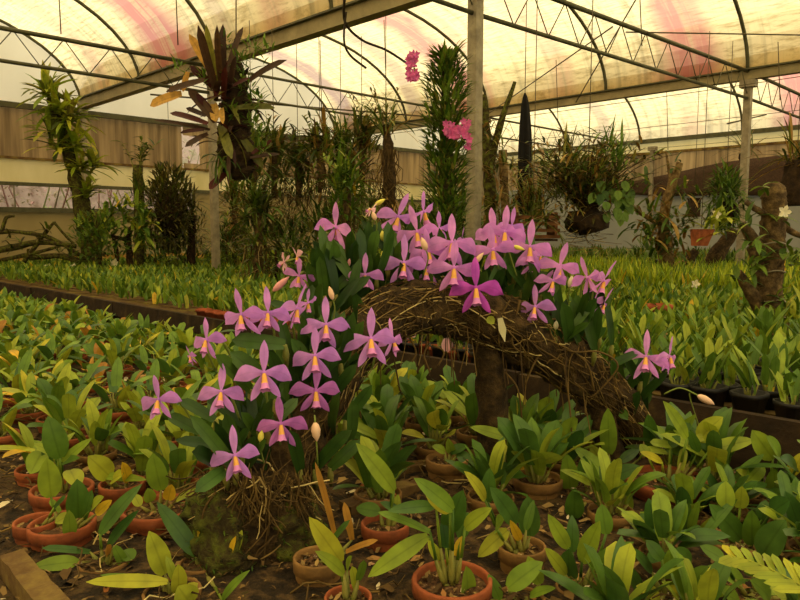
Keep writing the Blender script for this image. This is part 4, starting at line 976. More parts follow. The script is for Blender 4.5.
for k in order:
    p, x, y, d = fills[k]
    vi = rnd.choice([0, 1, 2, 5, 7, 0, 1]) if x < 330 else rnd.choice([2, 3, 3, 4, 6, 6, 0, 3])
    root, desc = KINDS[vi]; r, sd, mk = names[k]
    if r: lab = f'potted orchid with {desc}, {r} pot {sd} {mk}'; grp = None
    else: lab = f'potted orchid with {desc}, in the far crowd {sd} {mk}'; grp = f'pots crowded {sd} {mk}'
    lab = lab.replace(' in terracotta', '').replace(' in old clay', '')
    if len(lab.split()) > 16: lab = lab.replace('potted orchid with ', 'orchid of ').replace(' in terracotta', '').replace(' in old clay', '')
    if len(lab.split()) > 16: lab = lab.replace(' in the far crowd', '')
    if len(lab.split()) > 16: lab = f'potted orchid, {r} pot {sd} {mk}'
    rz = rnd.uniform(0, 6.28); s = rnd.uniform(.9, 1.15) * (.8 if d < 1.75 else 1)
    if vi not in used:
        used.add(vi); root.location = p; root.rotation_euler = (0, 0, rz); root.scale = (s, s, s); root['label'] = lab
        if grp: root['group'] = grp
    else: dup(root, p, rz, s, lab, grp)
for vi, (root, _) in enumerate(KINDS):
    if vi not in used:
        for c in list(root.children): bpy.data.objects.remove(c)
        bpy.data.objects.remove(root)

# the rest of the front bench runs on too far to count
def field(name, label, cat, region, step, nleaf, L, w, elev, mats, shape='oval', seed=1, zb=None, keep=None, seg=4, across=2, spread=.04):
    rnd = random.Random(seed); mb = MB(); u0, u1, v0, v1 = region
    nu = int((u1 - u0) / step); nv = max(1, int((v1 - v0) / step))
    for i in range(nu):
        for j in range(nv):
            u = u0 + (i + .5 + rnd.uniform(-.45, .45)) * step; v = v0 + (j + .5 + rnd.uniform(-.45, .45)) * step
            p = W(u, v, zb if zb is not None else BZ)
            x, y, d = proj(p)
            if not (-60 < x < 860): continue
            if keep and not keep(u, v, x, y): continue
            for k in range(nleaf):
                az = rnd.uniform(0, 2 * pi); el = radians(rnd.uniform(*elev)); a = p + V((rnd.uniform(-spread, spread), rnd.uniform(-spread, spread), rnd.uniform(0, .05)))
                dd = V((cos(az) * cos(el), sin(az) * cos(el), sin(el))); l = rnd.uniform(*L)
                mb.leaf(a, a + dd * l, w * rnd.uniform(.75, 1.2), V((-cos(az), -sin(az), .7)) + V((rnd.uniform(-.4, .4), rnd.uniform(-.4, .4), 0)), bend=rnd.uniform(.02, .18), fold=.22, seg=seg, shape=shape, m=rnd.randrange(len(mats)), across=across, rnd=rnd)
    return tag(mb.build(name, mats), label, cat, kind='stuff')
front_edge = max(((p.y - p.x) / sqrt(2)) for (p, _, _, _) in [fills[k] for k in order])
field('bench_foliage', 'green orchid leaves massed on the far left run of the front bench', 'orchid leaves', (3.4, 11, .25, 2.05), .11, 5, (.08, .14), .042, (15, 75), [M['leaf_bench'], M['leaf']], seed=3, zb=BF + .08,
      keep=lambda u, v, x, y: all((W(u, v, 0).to_2d() - fills[k][0].to_2d()).length > .10 for k in order))

# fern frond in the corner
t = thing('fern_frond', 'bright yellow-green fern frond reaching in over the leaves, bottom right corner', 'fern', PZ(800, 585, .86))
mb = MB(); spn = spline([tuple(PZ(812, 592, .85)), tuple(PZ(780, 574, .86)), tuple(PZ(752, 562, .86)), tuple(PZ(730, 556, .86))], 8); mb.tube(spn, .0018, 5); mb.build('midrib', M['leaf_lime'], t)
mb = MB(); rnd = random.Random(9)
for i in range(1, len(spn) - 1, 3):
    a = V(spn[i]); tg = (V(spn[i + 1]) - V(spn[i - 1])).normalized(); q = 1 - .55 * i / len(spn)
    for s in (-1, 1):
        sd = tg.cross(V((0, -.6, .8))).normalized() * s
        mb.leaf(a, a + (sd * .7 + tg * .8) * .05 * q, .013, V((0, -.6, .8)), bend=.08, fold=.1, seg=5, shape='strap', rnd=rnd)
mb.leaf(V(spn[-2]), V(spn[-1]) + (V(spn[-1]) - V(spn[-3])) * .8, .012, V((0, -.6, .8)), seg=5, rnd=rnd)
mb.build('leaflets', M['leaf_lime'], t)

# ================================================================ YOUNG ORCHIDS ON THE MIDDLE BENCH
def young(seed, n, mats_w):
    rnd = random.Random(seed); t = thing('young_orchid', '', 'young orchid', (0, 0, 0))
    mb = MB(); mb.lathe([(0, .002), (.042, .002), (.052, .055), (.056, .055), (.056, .07), (.05, .07), (.047, .05), (0, .05)], V((0, 0, 0)), 12, sq=.8); mb.build('pot', M['black_pot'], t)
    mb = MB(); tops = []
    for i in range(n):
        az = rnd.uniform(0, 6.28); el = radians(rnd.uniform(45, 88)); a = V((rnd.uniform(-.03, .03), rnd.uniform(-.03, .03), rnd.uniform(.06, .10)))
        d = V((cos(az) * cos(el), sin(az) * cos(el), sin(el))); tops.append(a)
        mb.leaf(a, a + d * rnd.uniform(.09, .15), rnd.uniform(.020, .031), V((-cos(az), -sin(az), .4)), bend=rnd.uniform(.02, .12), fold=.3, seg=6, shape='strap', m=rnd.choice(mats_w), rnd=rnd)
    mb.build('leaves', [M['leaf_bench'], M['leaf_lime'], M['leaf'], M['leaf_yellow']], t)
    bl = MB(); rhizome(bl, V((0, 0, .052)), tops, rnd, .005); bl.build('rhizome', M['bulb'], t)
    return t
YK = [young(61, 8, [0, 0, 1, 2]), young(62, 7, [0, 2, 2]), young(63, 9, [0, 0, 0, 1, 3]), young(64, 6, [0, 1]), young(65, 9, [0, 2, 0])]
cand = []; rnd = random.Random(66)
for i in range(44):
    for j in range(12):
        u = -1.6 + i * .135 + rnd.uniform(-.02, .02); v = 2.59 + j * .14 + rnd.uniform(-.02, .02)
        p = W(u, v, BZ + .001); x, y, d = proj(p + UP * .12)
        if not (-20 < x < 830) or 240 < x < 330: continue
        cand.append((p, x, y, d, j, i))
cand.sort(key=lambda c: c[3]); cand = cand[:105]
YU = max((c[0].y - c[0].x) / sqrt(2) for c in cand)
used = set(); rowc = {}
for (p, x, y, d, j, i) in sorted(cand, key=lambda c: (c[4], -c[1])):
    k = rnd.randrange(5); rowc[j] = rowc.get(j, 0) + 1
    ro = ['front', 'second', 'third', 'fourth', 'fifth', 'sixth', 'seventh', 'eighth', 'ninth', 'tenth', 'eleventh', 'twelfth'][j]
    n_ = rowc[j]; on = ['first', 'second', 'third', 'fourth', 'fifth', 'sixth', 'seventh', 'eighth', 'ninth', 'tenth', 'eleventh', 'twelfth', 'thirteenth', 'fourteenth', 'fifteenth', 'sixteenth', 'seventeenth', 'eighteenth', 'nineteenth', 'twentieth'][min(19, n_ - 1)]
    lab = f'young upright orchid on the middle bench, {ro} row, {on} from the right'
    rz = rnd.uniform(0, 6.28); s = rnd.uniform(.9, 1.2)
    if k not in used: used.add(k); r = YK[k]; r.location = p; r.rotation_euler = (0, 0, rz); r.scale = (s, s, s); r['label'] = lab; r['group'] = 'young orchids on the middle bench'
    else: dup(YK[k], p, rz, s, lab, 'young orchids on the middle bench')
near2 = [c[0].to_2d() for c in cand]
field('orchid_foliage', 'yellow-green young orchid leaves massed along the middle bench', 'orchid leaves', (-2, 12.3, 2.58, 4.28), .115, 5, (.10, .17), .030, (35, 88), [M['leaf_bench'], M['leaf_bench'], M['leaf']], 'strap', 5, BZ + .04,
      keep=lambda u, v, x, y: all((W(u, v, 0).to_2d() - q).length > .085 for q in near2))
field('seedling_foliage', 'small green seedlings filling the brown-edged bench', 'seedlings', (-2, 12.2, 4.62, 6.35), .11, 6, (.09, .17), .032, (25, 85), [M['leaf_bench'], M['leaf'], M['leaf_bench']], 'strap', 6, BZ + .02)
field('grassy_foliage', 'bright yellow-green grassy plants filling the far bench', 'grassy plants', (-3, 12.0, 6.65, 9.5), .12, 8, (.16, .30), .022, (55, 88), [M['leaf_grass'], M['leaf_grass'], M['leaf_bench']], 'strap', 7, BZ, seg=3)
bench('plant_bench', 'last low bench of dark plants along the far side wall', -3, 12, 10.9, 14.5)
field('wall_side_foliage', 'dark green plants along the foot of the far side wall', 'plants', (-3, 12.3, 10.95, 14.4), .2, 9, (.16, .34), .05, (20, 80), [M['leaf_moss'], M['leaf_wild'], M['leaf_moss']], 'strap', 8, BZ, seg=3)
# ================================================================ HANGING AND STANDING PLANTS
def leaves_from(mb, c, n, L, w, el=(10, 80), shape='strap', m=(0,), rnd=random, droop=.15, sp=.03, az=(0, 360), seg=5, fold=.3):
    for i in range(n):
        a = radians(rnd.uniform(*az)); e = radians(rnd.uniform(*el)); d = V((cos(a) * cos(e), sin(a) * cos(e), sin(e))); l = rnd.uniform(*L)
        b = V(c) + V((rnd.uniform(-sp, sp), rnd.uniform(-sp, sp), rnd.uniform(-sp, sp)))
        tip = b + d * l - UP * (droop * l * cos(e))
        mb.leaf(b, tip, w * rnd.uniform(.7, 1.2), UP - d * .3, bend=rnd.uniform(.1, .3), fold=fold, seg=seg, shape=shape, m=rnd.choice(m), rnd=rnd)

def cloud(mb, c, rad, n, L, w, m=(0,), rnd=random, shape='lance', outward=.7, seg=3, upw=.3):
    for i in range(n):
        while True:
            q = V((rnd.uniform(-1, 1), rnd.uniform(-1, 1), rnd.uniform(-1, 1)))
            if q.length < 1: break
        b = V(c) + V((q.x * rad[0], q.y * rad[1], q.z * rad[2]))
        d = (q * outward + V((rnd.uniform(-1, 1), rnd.uniform(-1, 1), rnd.uniform(-1, 1))) * .6 + UP * upw).normalized()
        mb.leaf(b, b + d * rnd.uniform(*L), w * rnd.uniform(.7, 1.2), UP, bend=.12, fold=.3, seg=seg, shape=shape, m=rnd.choice(m), rnd=rnd)

def canes(mb, c, n, h, lean, leafL, w, per, m=(0,), ms=1, rnd=random, r=.006, start=.25, down=False):
    for i in range(n):
        a = rnd.uniform(0, 6.28); le = rnd.uniform(.1, 1) * lean; H = rnd.uniform(*h); p0 = V(c) + V((cos(a), sin(a), 0)) * .04
        tip = p0 + V((cos(a) * le * H, sin(a) * le * H, -H if down else H * (1 - .35 * le)))
        ctrl = p0 + V((cos(a) * le * H * .3, sin(a) * le * H * .3, (-H if down else H) * .6)); pts = []
        for k in range(8):
            t = k / 7; pts.append(p0 * (1 - t) ** 2 + ctrl * (2 * t * (1 - t)) + tip * t * t)
        mb.tube(pts, [r * (1 - .6 * k / 7) for k in range(8)], 5, ms, cap=False)
        for k in range(per):
            t = start + (1 - start) * k / per; q = p0 * (1 - t) ** 2 + ctrl * (2 * t * (1 - t)) + tip * t * t
            b = rnd.uniform(0, 6.28); d = V((cos(b), sin(b), rnd.uniform(-.2, .9))).normalized()
            mb.leaf(q, q + d * rnd.uniform(*leafL), w, UP, bend=.15, fold=.3, seg=3, shape='lance', m=rnd.choice(m), rnd=rnd)

def roots(mb, c, n, L, r=.003, m=0, spread=.08, rnd=random):
    for i in range(n):
        p = V(c) + V((rnd.uniform(-spread, spread), rnd.uniform(-spread, spread), 0)); l = rnd.uniform(*L)
        mb.tube([p + V((rnd.uniform(-.04, .04) * k, rnd.uniform(-.04, .04) * k, -l * k / 5)) for k in range(6)], [r * (1 - .1 * k) for k in range(6)], 4, m, cap=False)

def wire_to(t, p, z):
    mb = MB(); mb.tube([V(p), V((p[0], p[1], z))], .004, 5); mb.build('hanging_wire', M['wire'], t)

def pl(name, label, cat, px, py, Y, group=None): return thing(name, label, cat, P(px, py, Y), group)
def S_(px, py, Y, r): return pr(px, py, Y, r)

# bromeliads climbing a leaning trunk at the left
rnd = random.Random(101); Y = 10.3
t = pl('bromeliad_trunk', 'leaning mossy trunk hung with yellow-green bromeliads at the left wall', 'plant', 96, 270, Y)
mb = MB(); trunk(mb, [S_(97, 290, Y, .13), S_(93, 262, Y, .13), S_(86, 225, Y, .13), S_(77, 185, Y, .10), S_(68, 150, Y, .08), S_(58, 120, Y, .08), S_(50, 98, Y, .05)], 5, 12, .2, rnd=rnd); mb.build('trunk', M['bark_moss'], t)
mb = MB()
for (x, y, n, L) in ((47, 95, 26, .55), (58, 112, 24, .5), (70, 122, 22, .5), (52, 135, 18, .45), (75, 148, 22, .45), (60, 150, 14, .5), (80, 170, 18, .4), (88, 195, 18, .35), (95, 165, 12, .4), (84, 225, 16, .3), (100, 240, 18, .3)):
    leaves_from(mb, P(x, y, Y - .08), int(n * 1.7), (L * .6, L * 1.15), .065, (-10, 80), 'strap', (0, 0, 1, 1, 2), rnd, .35, .05, seg=5)
mb.build('leaves', [M['leaf_grass'], M['leaf_lime'], M['leaf_wild']], t)
# dead climbing branches at the far left
rnd = random.Random(102); Y = 10.0
t = pl('dead_branch', 'tangle of dead mossy branches propped at the left edge', 'branch', 40, 262, Y)
mb = MB()
for pts in ([(-20, 252, .05), (10, 248, .05), (40, 242, .045), (76, 246, .03)], [(-10, 232, .035), (20, 232, .03), (50, 238, .03), (80, 255, .03)], [(24, 262, .03), (40, 240, .03), (54, 222, .018)], [(54, 222, .018), (64, 234, .018), (74, 244, .02)],
            [(2, 232, .03), (6, 218, .025), (14, 216, .02)], [(30, 258, .04), (60, 256, .04), (80, 262, .05)], [(-10, 262, .03), (30, 254, .03), (60, 246, .02)]):
    trunk(mb, [S_(x, y, Y, r) for x, y, r in pts], 5, 8, .2, rnd=rnd)
mb.build('branches', M['bark_moss'], t)
mb = MB()
for (x, y) in ((8, 240), (22, 244), (40, 240), (60, 252), (70, 256), (46, 230), (12, 250), (30, 256)): leaves_from(mb, P(x, y, Y - .05), 9, (.08, .2), .03, (-20, 60), 'strap', (0, 1), rnd)
mb.build('leaves', [M['leaf_moss'], M['leaf_dusk']], t)

# hanging bromeliad clump on a fern-root slab
rnd = random.Random(103); Y = 6.0
t = pl('hanging_bromeliad', 'big hanging clump of dark red and tan bromeliads on a fern-root slab', 'plant', 236, 120, Y)
mb = MB(); trunk(mb, [S_(238, 62, Y, .04), S_(236, 85, Y, .09), S_(236, 110, Y, .12), S_(235, 140, Y, .13), S_(238, 160, Y, .14), S_(239, 172, Y, .12), S_(240, 180, Y, .05)], 12, 20, .06, rnd=rnd, lump=.4); mb.build('root_slab', M['bark_dark'], t)
BR = [leaf_mat('brom_red', [(0, S(58, 26, 24)), (1, S(90, 38, 36))], trans=.25), leaf_mat('brom_tan', [(0, S(190, 140, 60)), (1, S(214, 170, 90))], trans=.3), leaf_mat('brom_olive', [(0, S(96, 98, 44)), (1, S(140, 138, 58))], trans=.3), leaf_mat('brom_dark', [(0, S(52, 34, 28)), (1, S(80, 56, 36))], trans=.2)]
mb = MB()
for (x0, y0, x1, y1, w, m) in ((216, 90, 198, 25, 8, 3), (218, 84, 206, 24, 6, 2), (221, 85, 217, 25, 6, 3), (224, 80, 223, 24, 7, 3), (228, 72, 243, 27, 6, 3), (214, 76, 189, 34, 8, 1), (212, 86, 190, 66, 8, 0), (205, 80, 166, 92, 7, 3), (188, 72, 183, 92, 6, 1), (182, 94, 150, 106, 10, 1),
        (216, 122, 188, 88, 9, 3), (208, 124, 170, 113, 6, 0), (206, 116, 186, 108, 5, 3), (210, 130, 154, 120, 4, 3), (214, 104, 216, 122, 9, 1), (222, 108, 223, 124, 5, 1), (246, 84, 287, 60, 7, 3), (238, 108, 275, 108, 7, 2), (221, 124, 232, 159, 9, 2), (241, 136, 263, 168, 8, 2),
        (226, 174, 209, 189, 8, 0), (208, 134, 185, 147, 6, 3), (204, 130, 180, 133, 4, 0), (218, 96, 212, 62, 9, 0), (224, 100, 226, 66, 7, 0), (230, 90, 236, 56, 6, 3), (252, 154, 272, 140, 5, 0), (250, 158, 280, 154, 4, 3), (212, 112, 196, 94, 6, 0), (226, 92, 250, 78, 5, 0)):
    a = P(x0, y0, Y - .12 + rnd.uniform(-.08, .08)); b = P(x1, y1, Y - .12 + rnd.uniform(-.25, .15)); mb.leaf(a, b, w * Y / FPX, (0, -1, .4), bend=rnd.uniform(.02, .1), fold=.35, seg=7, shape='strap', m=m, rnd=rnd)
leaves_from(mb, P(226, 100, Y + .05), 40, (.2, .48), .05, (-20, 85), 'strap', (0, 3, 3, 2), rnd, .2, .1); leaves_from(mb, P(232, 140, Y - .1), 30, (.15, .35), .04, (-70, 40), 'strap', (3, 2, 0), rnd, .3, .1)
mb.build('bromeliad_leaves', BR, t)
for (x, y, n) in ((178, 68, 10), (206, 78, 12), (240, 60, 14), (252, 48, 12), (266, 50, 10), (247, 88, 16), (258, 100, 18), (252, 122, 14), (262, 132, 14), (232, 112, 14), (244, 74, 10), (226, 44, 8), (262, 150, 12)):
    mb = MB(); cloud(mb, P(x, y, Y - .15), (.06, .06, .06), n * 2, (.05, .11), .018, (0,), rnd); mb.build('small_fern', [M['leaf_fern'], M['leaf_moss']], t)
mb = MB(); leaves_from(mb, P(221, 158, Y - .12), 30, (.12, .25), .018, (-85, 10), 'strap', (1,), rnd, .3, .05)
mb.build('hanging_tuft', [M['leaf_fern'], M['leaf_moss']], t)
mb = MB(); mb.tube([P(236, 56, Y), P(236, -20, Y + .02)], .006, 5); mb.build('hanging_wire', M['wire'], t)

# dark hanging fern, palm-like cane and leafy shrub left of the post
rnd = random.Random(104); Y = 10.0
t = pl('hanging_fern', 'dense dark brown-green hanging fern ball before the tan wall', 'plant', 170, 210, Y)
mb = MB(); mb.blob(P(170, 212, Y), .2, 0, 12, .15, rnd, (1, 1, 1.8)); mb.build('root_ball', M['bark_dark'], t)
mb = MB(); cloud(mb, P(170, 208, Y), (.33, .33, .62), 1700, (.07, .16), .034, (0, 0, 1), rnd, 'lance'); mb.build('leaves', [M['leaf_dusk'], M['leaf_wild']], t)
wire_to(t, P(170, 175, Y), 3.5)
t = pl('cane_orchid', 'tall thin cane orchid on a slim mossy pole, left of the hanging fern', 'plant', 138, 265, 10.4)
mb = MB(); trunk(mb, [S_(140, 285, 10.4, .07), S_(139, 230, 10.4, .07), S_(138, 165, 10.4, .07)], 5, 9, .2, rnd=rnd); mb.build('pole', M['bark_moss'], t)
mb = MB(); canes(mb, P(137, 170, 10.4), 9, (.3, .55), .6, (.08, .2), .045, 7, (0, 2), 1, rnd, .01); cloud(mb, P(139, 195, 10.35), (.1, .1, .35), 90, (.08, .18), .03, (0, 2), rnd); mb.build('leaves', [M['leaf_wild'], M['bulb'], M['leaf_moss']], t)
t = pl('potted_shrub', 'leafy yellow-green shrub with twin stems before the end wall', 'shrub', 124, 266, 9.6)
mb = MB()
for q in ([(118, 290, .03), (117, 255, .03), (112, 232, .02)], [(128, 290, .05), (130, 258, .05), (128, 236, .04), (136, 222, .03)], [(128, 240, .03), (110, 236, .02)]): trunk(mb, [S_(x, y, 9.6, r) for x, y, r in q], 5, 8, .15, rnd=rnd)
mb.build('stems', M['bark'], t)
mb = MB()
for (x, y) in ((108, 214), (118, 208), (130, 205), (140, 212), (146, 222), (112, 226), (126, 222), (136, 232), (104, 224), (146, 240), (138, 246)): leaves_from(mb, P(x, y, 9.55), 15, (.14, .3), .05, (-30, 80), 'strap', (0, 0, 1), rnd, .2, .06)
mb.build('leaves', [M['leaf_bench'], M['leaf_lime']], t)
t = pl('potted_shrub', 'dark drooping plant beside the slim post, under the hanging bromeliad', 'shrub', 192, 262, 10.2)
mb = MB(); trunk(mb, [S_(191, 285, 10.2, .05), S_(191, 255, 10.2, .06), S_(192, 215, 10.2, .05)], 5, 8, .2, rnd=rnd); mb.build('stems', M['bark_dark'], t)
mb = MB(); leaves_from(mb, P(192, 205, 10.2), 30, (.3, .6), .035, (-10, 75), 'strap', (0, 1), rnd, .6, .05); cloud(mb, P(192, 230, 10.2), (.2, .2, .35), 220, (.08, .2), .025, (0, 1, 1), rnd); mb.build('leaves', [M['leaf_wild'], M['leaf_dusk']], t)
t = pl('climbing_orchid', 'small-leaved dark orchid climbing the base of the leaning trunk', 'plant', 92, 262, 9.4)
mb = MB(); trunk(mb, [S_(100, 285, 9.4, .05), S_(98, 250, 9.4, .05), S_(96, 215, 9.4, .04)], 4, 8, .2, rnd=rnd); mb.build('support', M['bark_moss'], t)
mb = MB(); cloud(mb, P(98, 240, 9.35), (.38, .2, .36), 330, (.07, .16), .04, (0, 0, 1), rnd, 'oval'); mb.build('leaves', [M['leaf_moss'], M['leaf_fern']], t)

# row of hanging vandas
spots = [(234, 205, 10.2, 'dense hanging orchid with red-tipped leaves right of the slim post'), (252, 165, 7.6, 'hanging orchid with thin arching leaves, first of the row past the post'), (274, 160, 7.9, 'hanging orchid with long bare roots, second of the row past the post'),
         (298, 168, 8.4, 'hanging orchid with short stiff leaves, third of the row past the post'), (320, 155, 8.0, 'hanging orchid with a feathery top, fourth of the row past the post'), (341, 158, 8.6, 'hanging orchid with dense dark leaves, fifth of the row past the post'), (362, 150, 8.2, 'hanging orchid with upright canes, last of the row before the bare roots'),
         (258, 225, 7.2, 'low bushy orchid below the hanging row, nearest the slim post'), (346, 195, 7.4, 'low yellow-green orchid below the hanging row, nearest the arch')]
for k, (x, y, Y, lab) in enumerate(spots):
    rnd = random.Random(200 + k); t = pl('hanging_orchid', lab, 'plant', x, y, Y, 'orchids hanging in a row')
    mb = MB(); trunk(mb, [S_(x, y + 38, Y, .025), S_(x + 1, y + 10, Y, .045), S_(x, y - 14, Y, .04)], 8, 10, .1, rnd=rnd, lump=.3)
    if k in (7, 8): trunk(mb, [S_(x, 292, Y, .05), S_(x, y + 30, Y, .05)], 4, 8, .2, rnd=rnd)
    mb.build('root_ball', M['bark_stump'], t)
    mb = MB(); pal = ((0, 0, 3, 2), (0, 5, 5, 0), (0, 0, 1, 2), (5, 0, 5, 1))[k % 4] if k != 8 else (3, 3, 5)
    leaves_from(mb, P(x, y - 10, Y), 44, (.2, .5), .036, (-25, 85), 'strap', pal, rnd, .3, .08)
    canes(mb, P(x, y, Y), 7, (.3, .6), .5, (.08, .2), .03, 8, pal, 4, rnd, .007)
    cloud(mb, P(x, y + 8, Y), (.17, .16, .40), 170, (.09, .22), .034, pal, rnd, 'lance')
    mb.build('leaves', [M['leaf_wild'], M['leaf_dusk'], M['leaf_dry'], M['leaf_bench'], M['stalk'], M['leaf_moss']], t)
    mb = MB(); roots(mb, P(x, y + 20, Y), 30, (.3, .85), .0035, 0, .14, rnd); mb.build('roots', M['root'], t)
    if k not in (7, 8): wire_to(t, P(x, y - 10, Y), 3.6)
# tall hanging root column with a sprouting crown
rnd = random.Random(120); Y = 7.4
t = pl('hanging_orchid', 'tall hanging orchid with a twisted bundle of roots, right end of the row', 'plant', 390, 180, Y, 'orchids hanging in a row')
mb = MB(); trunk(mb, [S_(390, 218, Y, .05), S_(389, 190, Y, .07), S_(388, 150, Y, .06), S_(386, 125, Y, .04)], 5, 9, .25, rnd=rnd); mb.build('root_ball', M['bark'], t)
mb = MB(); roots(mb, P(390, 150, Y), 36, (.4, .85), .005, 0, .1, rnd); mb.build('roots', M['root'], t)
mb = MB(); leaves_from(mb, P(386, 130, Y), 34, (.2, .42), .024, (-20, 85), 'strap', (0, 1, 2), rnd, .25, .1); canes(mb, P(386, 135, Y), 12, (.25, .55), .8, (.06, .16), .02, 8, (0, 2), 3, rnd); leaves_from(mb, P(392, 195, Y), 20, (.15, .4), .02, (-60, 40), 'strap', (0, 2), rnd, .3, .08)
mb.build('leaves', [M['leaf_wild'], M['leaf_moss'], M['leaf_dry'], M['stalk']], t); wire_to(t, P(386, 122, Y), 3.6)

# green column and its magenta sprays
rnd = random.Random(121); Y = 5.2
t = pl('columnar_orchid', 'tall bushy green column of short leaves with magenta flower sprays', 'plant', 447, 250, Y)
mb = MB(); trunk(mb, [S_(448, 305, Y, .05), S_(447, 230, Y, .06), S_(446, 140, Y, .05), S_(445, 62, Y, .02)], 6, 9, .15, rnd=rnd); mb.build('pole', M['bark_moss'], t)
mb = MB()
for i in range(2100):
    f = rnd.random(); y = 55 + 190 * f; c = P(446, y, Y); R = (.07 + .075 * min(1, f * 4.5)) * (1 if y < 215 else .8); a = rnd.uniform(0, 6.28); rr = R * sqrt(rnd.random())
    b = c + V((cos(a) * rr, sin(a) * rr, 0)); d = V((cos(a) * .75, sin(a) * .75, rnd.uniform(.35, 1.1))).normalized(); mb.leaf(b, b + (d + V((rnd.uniform(-.5, .5), rnd.uniform(-.5, .5), rnd.uniform(-.5, .3)))) * rnd.uniform(.06, .13), .02, UP, bend=.1, fold=.3, seg=3, shape='lance', m=rnd.choice((0, 0, 1, 2, 2)), rnd=rnd)
mb.build('leaves', [M['leaf_moss'], M['leaf_wild'], M['leaf_fern']], t)
def spray(x, y, rx, ry, n, stem):
    mb = MB(); sp = spline([tuple(P(*q)) for q in stem], 5); mb.tube(sp, .004, 5, 1); ctr = V(sp[-2])
    for i in range(n):
        b = P(x + rnd.uniform(-1, 1) * rx, y + rnd.uniform(-1, 1) * ry, Y - .2 + rnd.uniform(-.06, .06))
        near = min((V(q) for q in sp), key=lambda q: (q - b).length); mb.tube([near, b], .0015, 4, 1, cap=False)
        for k in range(5): a = k * 1.257 + rnd.random(); mb.leaf(b, b + V((cos(a), -.3, sin(a))) * .028, .02, V((0, -1, 0)), fold=.1, seg=2, shape='petal', rnd=rnd)
    mb.build('flower_spray', [M['petal_spray'], M['stalk']], t)
spray(412, 66, 5, 14, 26, [(440, 130, Y), (428, 90, Y - .1), (416, 74, Y - .2), (411, 52, Y - .2)])
spray(457, 129, 12, 8, 34, [(447, 150, Y), (455, 138, Y - .15), (458, 128, Y - .2)]); spray(467, 143, 3, 4, 5, [(455, 135, Y - .15), (467, 143, Y - .2)])

# bare forked trunks beside the tall post
rnd = random.Random(122)
t = pl('forked_trunk', 'bare forked trunk right of the tall post, carrying small tufts', 'trunk', 492, 240, 6.9)
mb = MB(); trunk(mb, [S_(492, 300, 6.9, .06), S_(491, 230, 6.9, .06), S_(488, 160, 6.9, .055), S_(483, 95, 6.9, .035)], 6, 10, .15, rnd=rnd); trunk(mb, [S_(490, 165, 6.9, .045), S_(500, 125, 6.9, .035), S_(515, 82, 6.9, .018)], 5, 8, .15, rnd=rnd); mb.build('trunk', M['bark_moss'], t)
mb = MB()
for (x, y) in ((486, 130), (491, 175), (494, 205), (500, 150), (488, 225), (478, 200)): leaves_from(mb, P(x, y, 6.8), 14, (.1, .28), .022, (-40, 70), 'strap', (0, 1), rnd, .3, .05)
mb.build('leaves', [M['leaf_wild'], M['leaf_dry']], t)
t = pl('forked_trunk', 'slim pale trunk with dry tufts between forked trunk and black cloth', 'trunk', 506, 240, 7.6)
mb = MB(); trunk(mb, [S_(506, 300, 7.6, .05), S_(505, 220, 7.6, .05), S_(503, 150, 7.6, .04)], 5, 9, .2, rnd=rnd); mb.build('trunk', M['bark_pale'], t)
mb = MB()
for (x, y) in ((504, 160), (506, 185), (512, 205), (500, 220), (515, 180)): leaves_from(mb, P(x, y, 7.5), 14, (.12, .3), .02, (-50, 60), 'strap', (0, 1), rnd, .3, .06)
mb.build('leaves', [M['leaf_dry'], M['leaf_wild']], t)
t = pl('shade_cloth_roll', 'tall furled black cloth hanging like a closed umbrella', 'cloth', 525, 150, 7.0)
mb = MB(); rows = []
for (y, r) in ((93, .006), (97, .02), (105, .035), (125, .05), (150, .062), (180, .068), (200, .066), (214, .05)):
    c = P(525, y, 7.0); rows.append([c + V((cos(a), sin(a), 0)) * (r * (1 + .22 * cos(5 * a))) for a in [2 * pi * k / 30 for k in range(30)]])
mb.grid(rows, 0, True); mb.build('cloth', M['black_cloth'], t); wire_to(t, P(525, 94, 7.0), 3.6)

# big hanging basket of stems, and the slatted basket behind it
rnd = random.Random(123); Y = 5.6
t = pl('hanging_basket', 'big hanging basket bursting with brown canes and grassy leaves', 'plant', 587, 222, Y)
mb = MB(); c = P(587, 222, Y); mb.blob(c, .17, 0, 14, .2, rnd, (1, 1, .6)); mb.build('basket', M['bark_dark'], t)
mb = MB(); canes(mb, c + UP * .05, 120, (.3, .78), 1.1, (.06, .16), .022, 10, (0, 1, 2, 0, 4), 3, rnd, .0045)
leaves_from(mb, P(610, 160, Y), 26, (.14, .32), .02, (30, 88), 'lance', (4,), rnd, .05, .1); leaves_from(mb, P(566, 190, Y), 60, (.2, .5), .016, (10, 85), 'strap', (0, 1), rnd, .2, .12); cloud(mb, P(585, 195, Y), (.36, .3, .22), 420, (.06, .16), .02, (0, 1, 2), rnd)
leaves_from(mb, P(548, 215, Y), 16, (.15, .3), .018, (-40, 30), 'strap', (0,), rnd, .5, .05)
mb.build('canes', [M['leaf_wild'], M['leaf_dusk'], M['leaf_dry'], M['bark'], M['leaf_fern']], t)
mb = MB()
for i in range(44):
    b = P(rnd.uniform(592, 628), rnd.uniform(180, 216), Y - .15 + rnd.uniform(-.1, .2)); mb.leaf(b, b + V((rnd.uniform(-.4, .6), -.2, -.8)) * rnd.uniform(.08, .13), .065, V((0, -1, .3)), bend=.05, fold=.2, seg=5, shape='oval', rnd=rnd)
mb.build('broad_leaves', M['leaf_fern'], t)
mb = MB(); roots(mb, c - UP * .06, 16, (.05, .2), .003, 0, .16, rnd); mb.build('roots', M['root'], t); wire_to(t, c + UP * .2, 3.6)
Y = 6.6; t = pl('slatted_basket', 'dark slatted wooden basket of dry canes, half behind the big hanging basket', 'basket', 532, 226, Y)
c = P(533, 226, Y); rows_ = 4
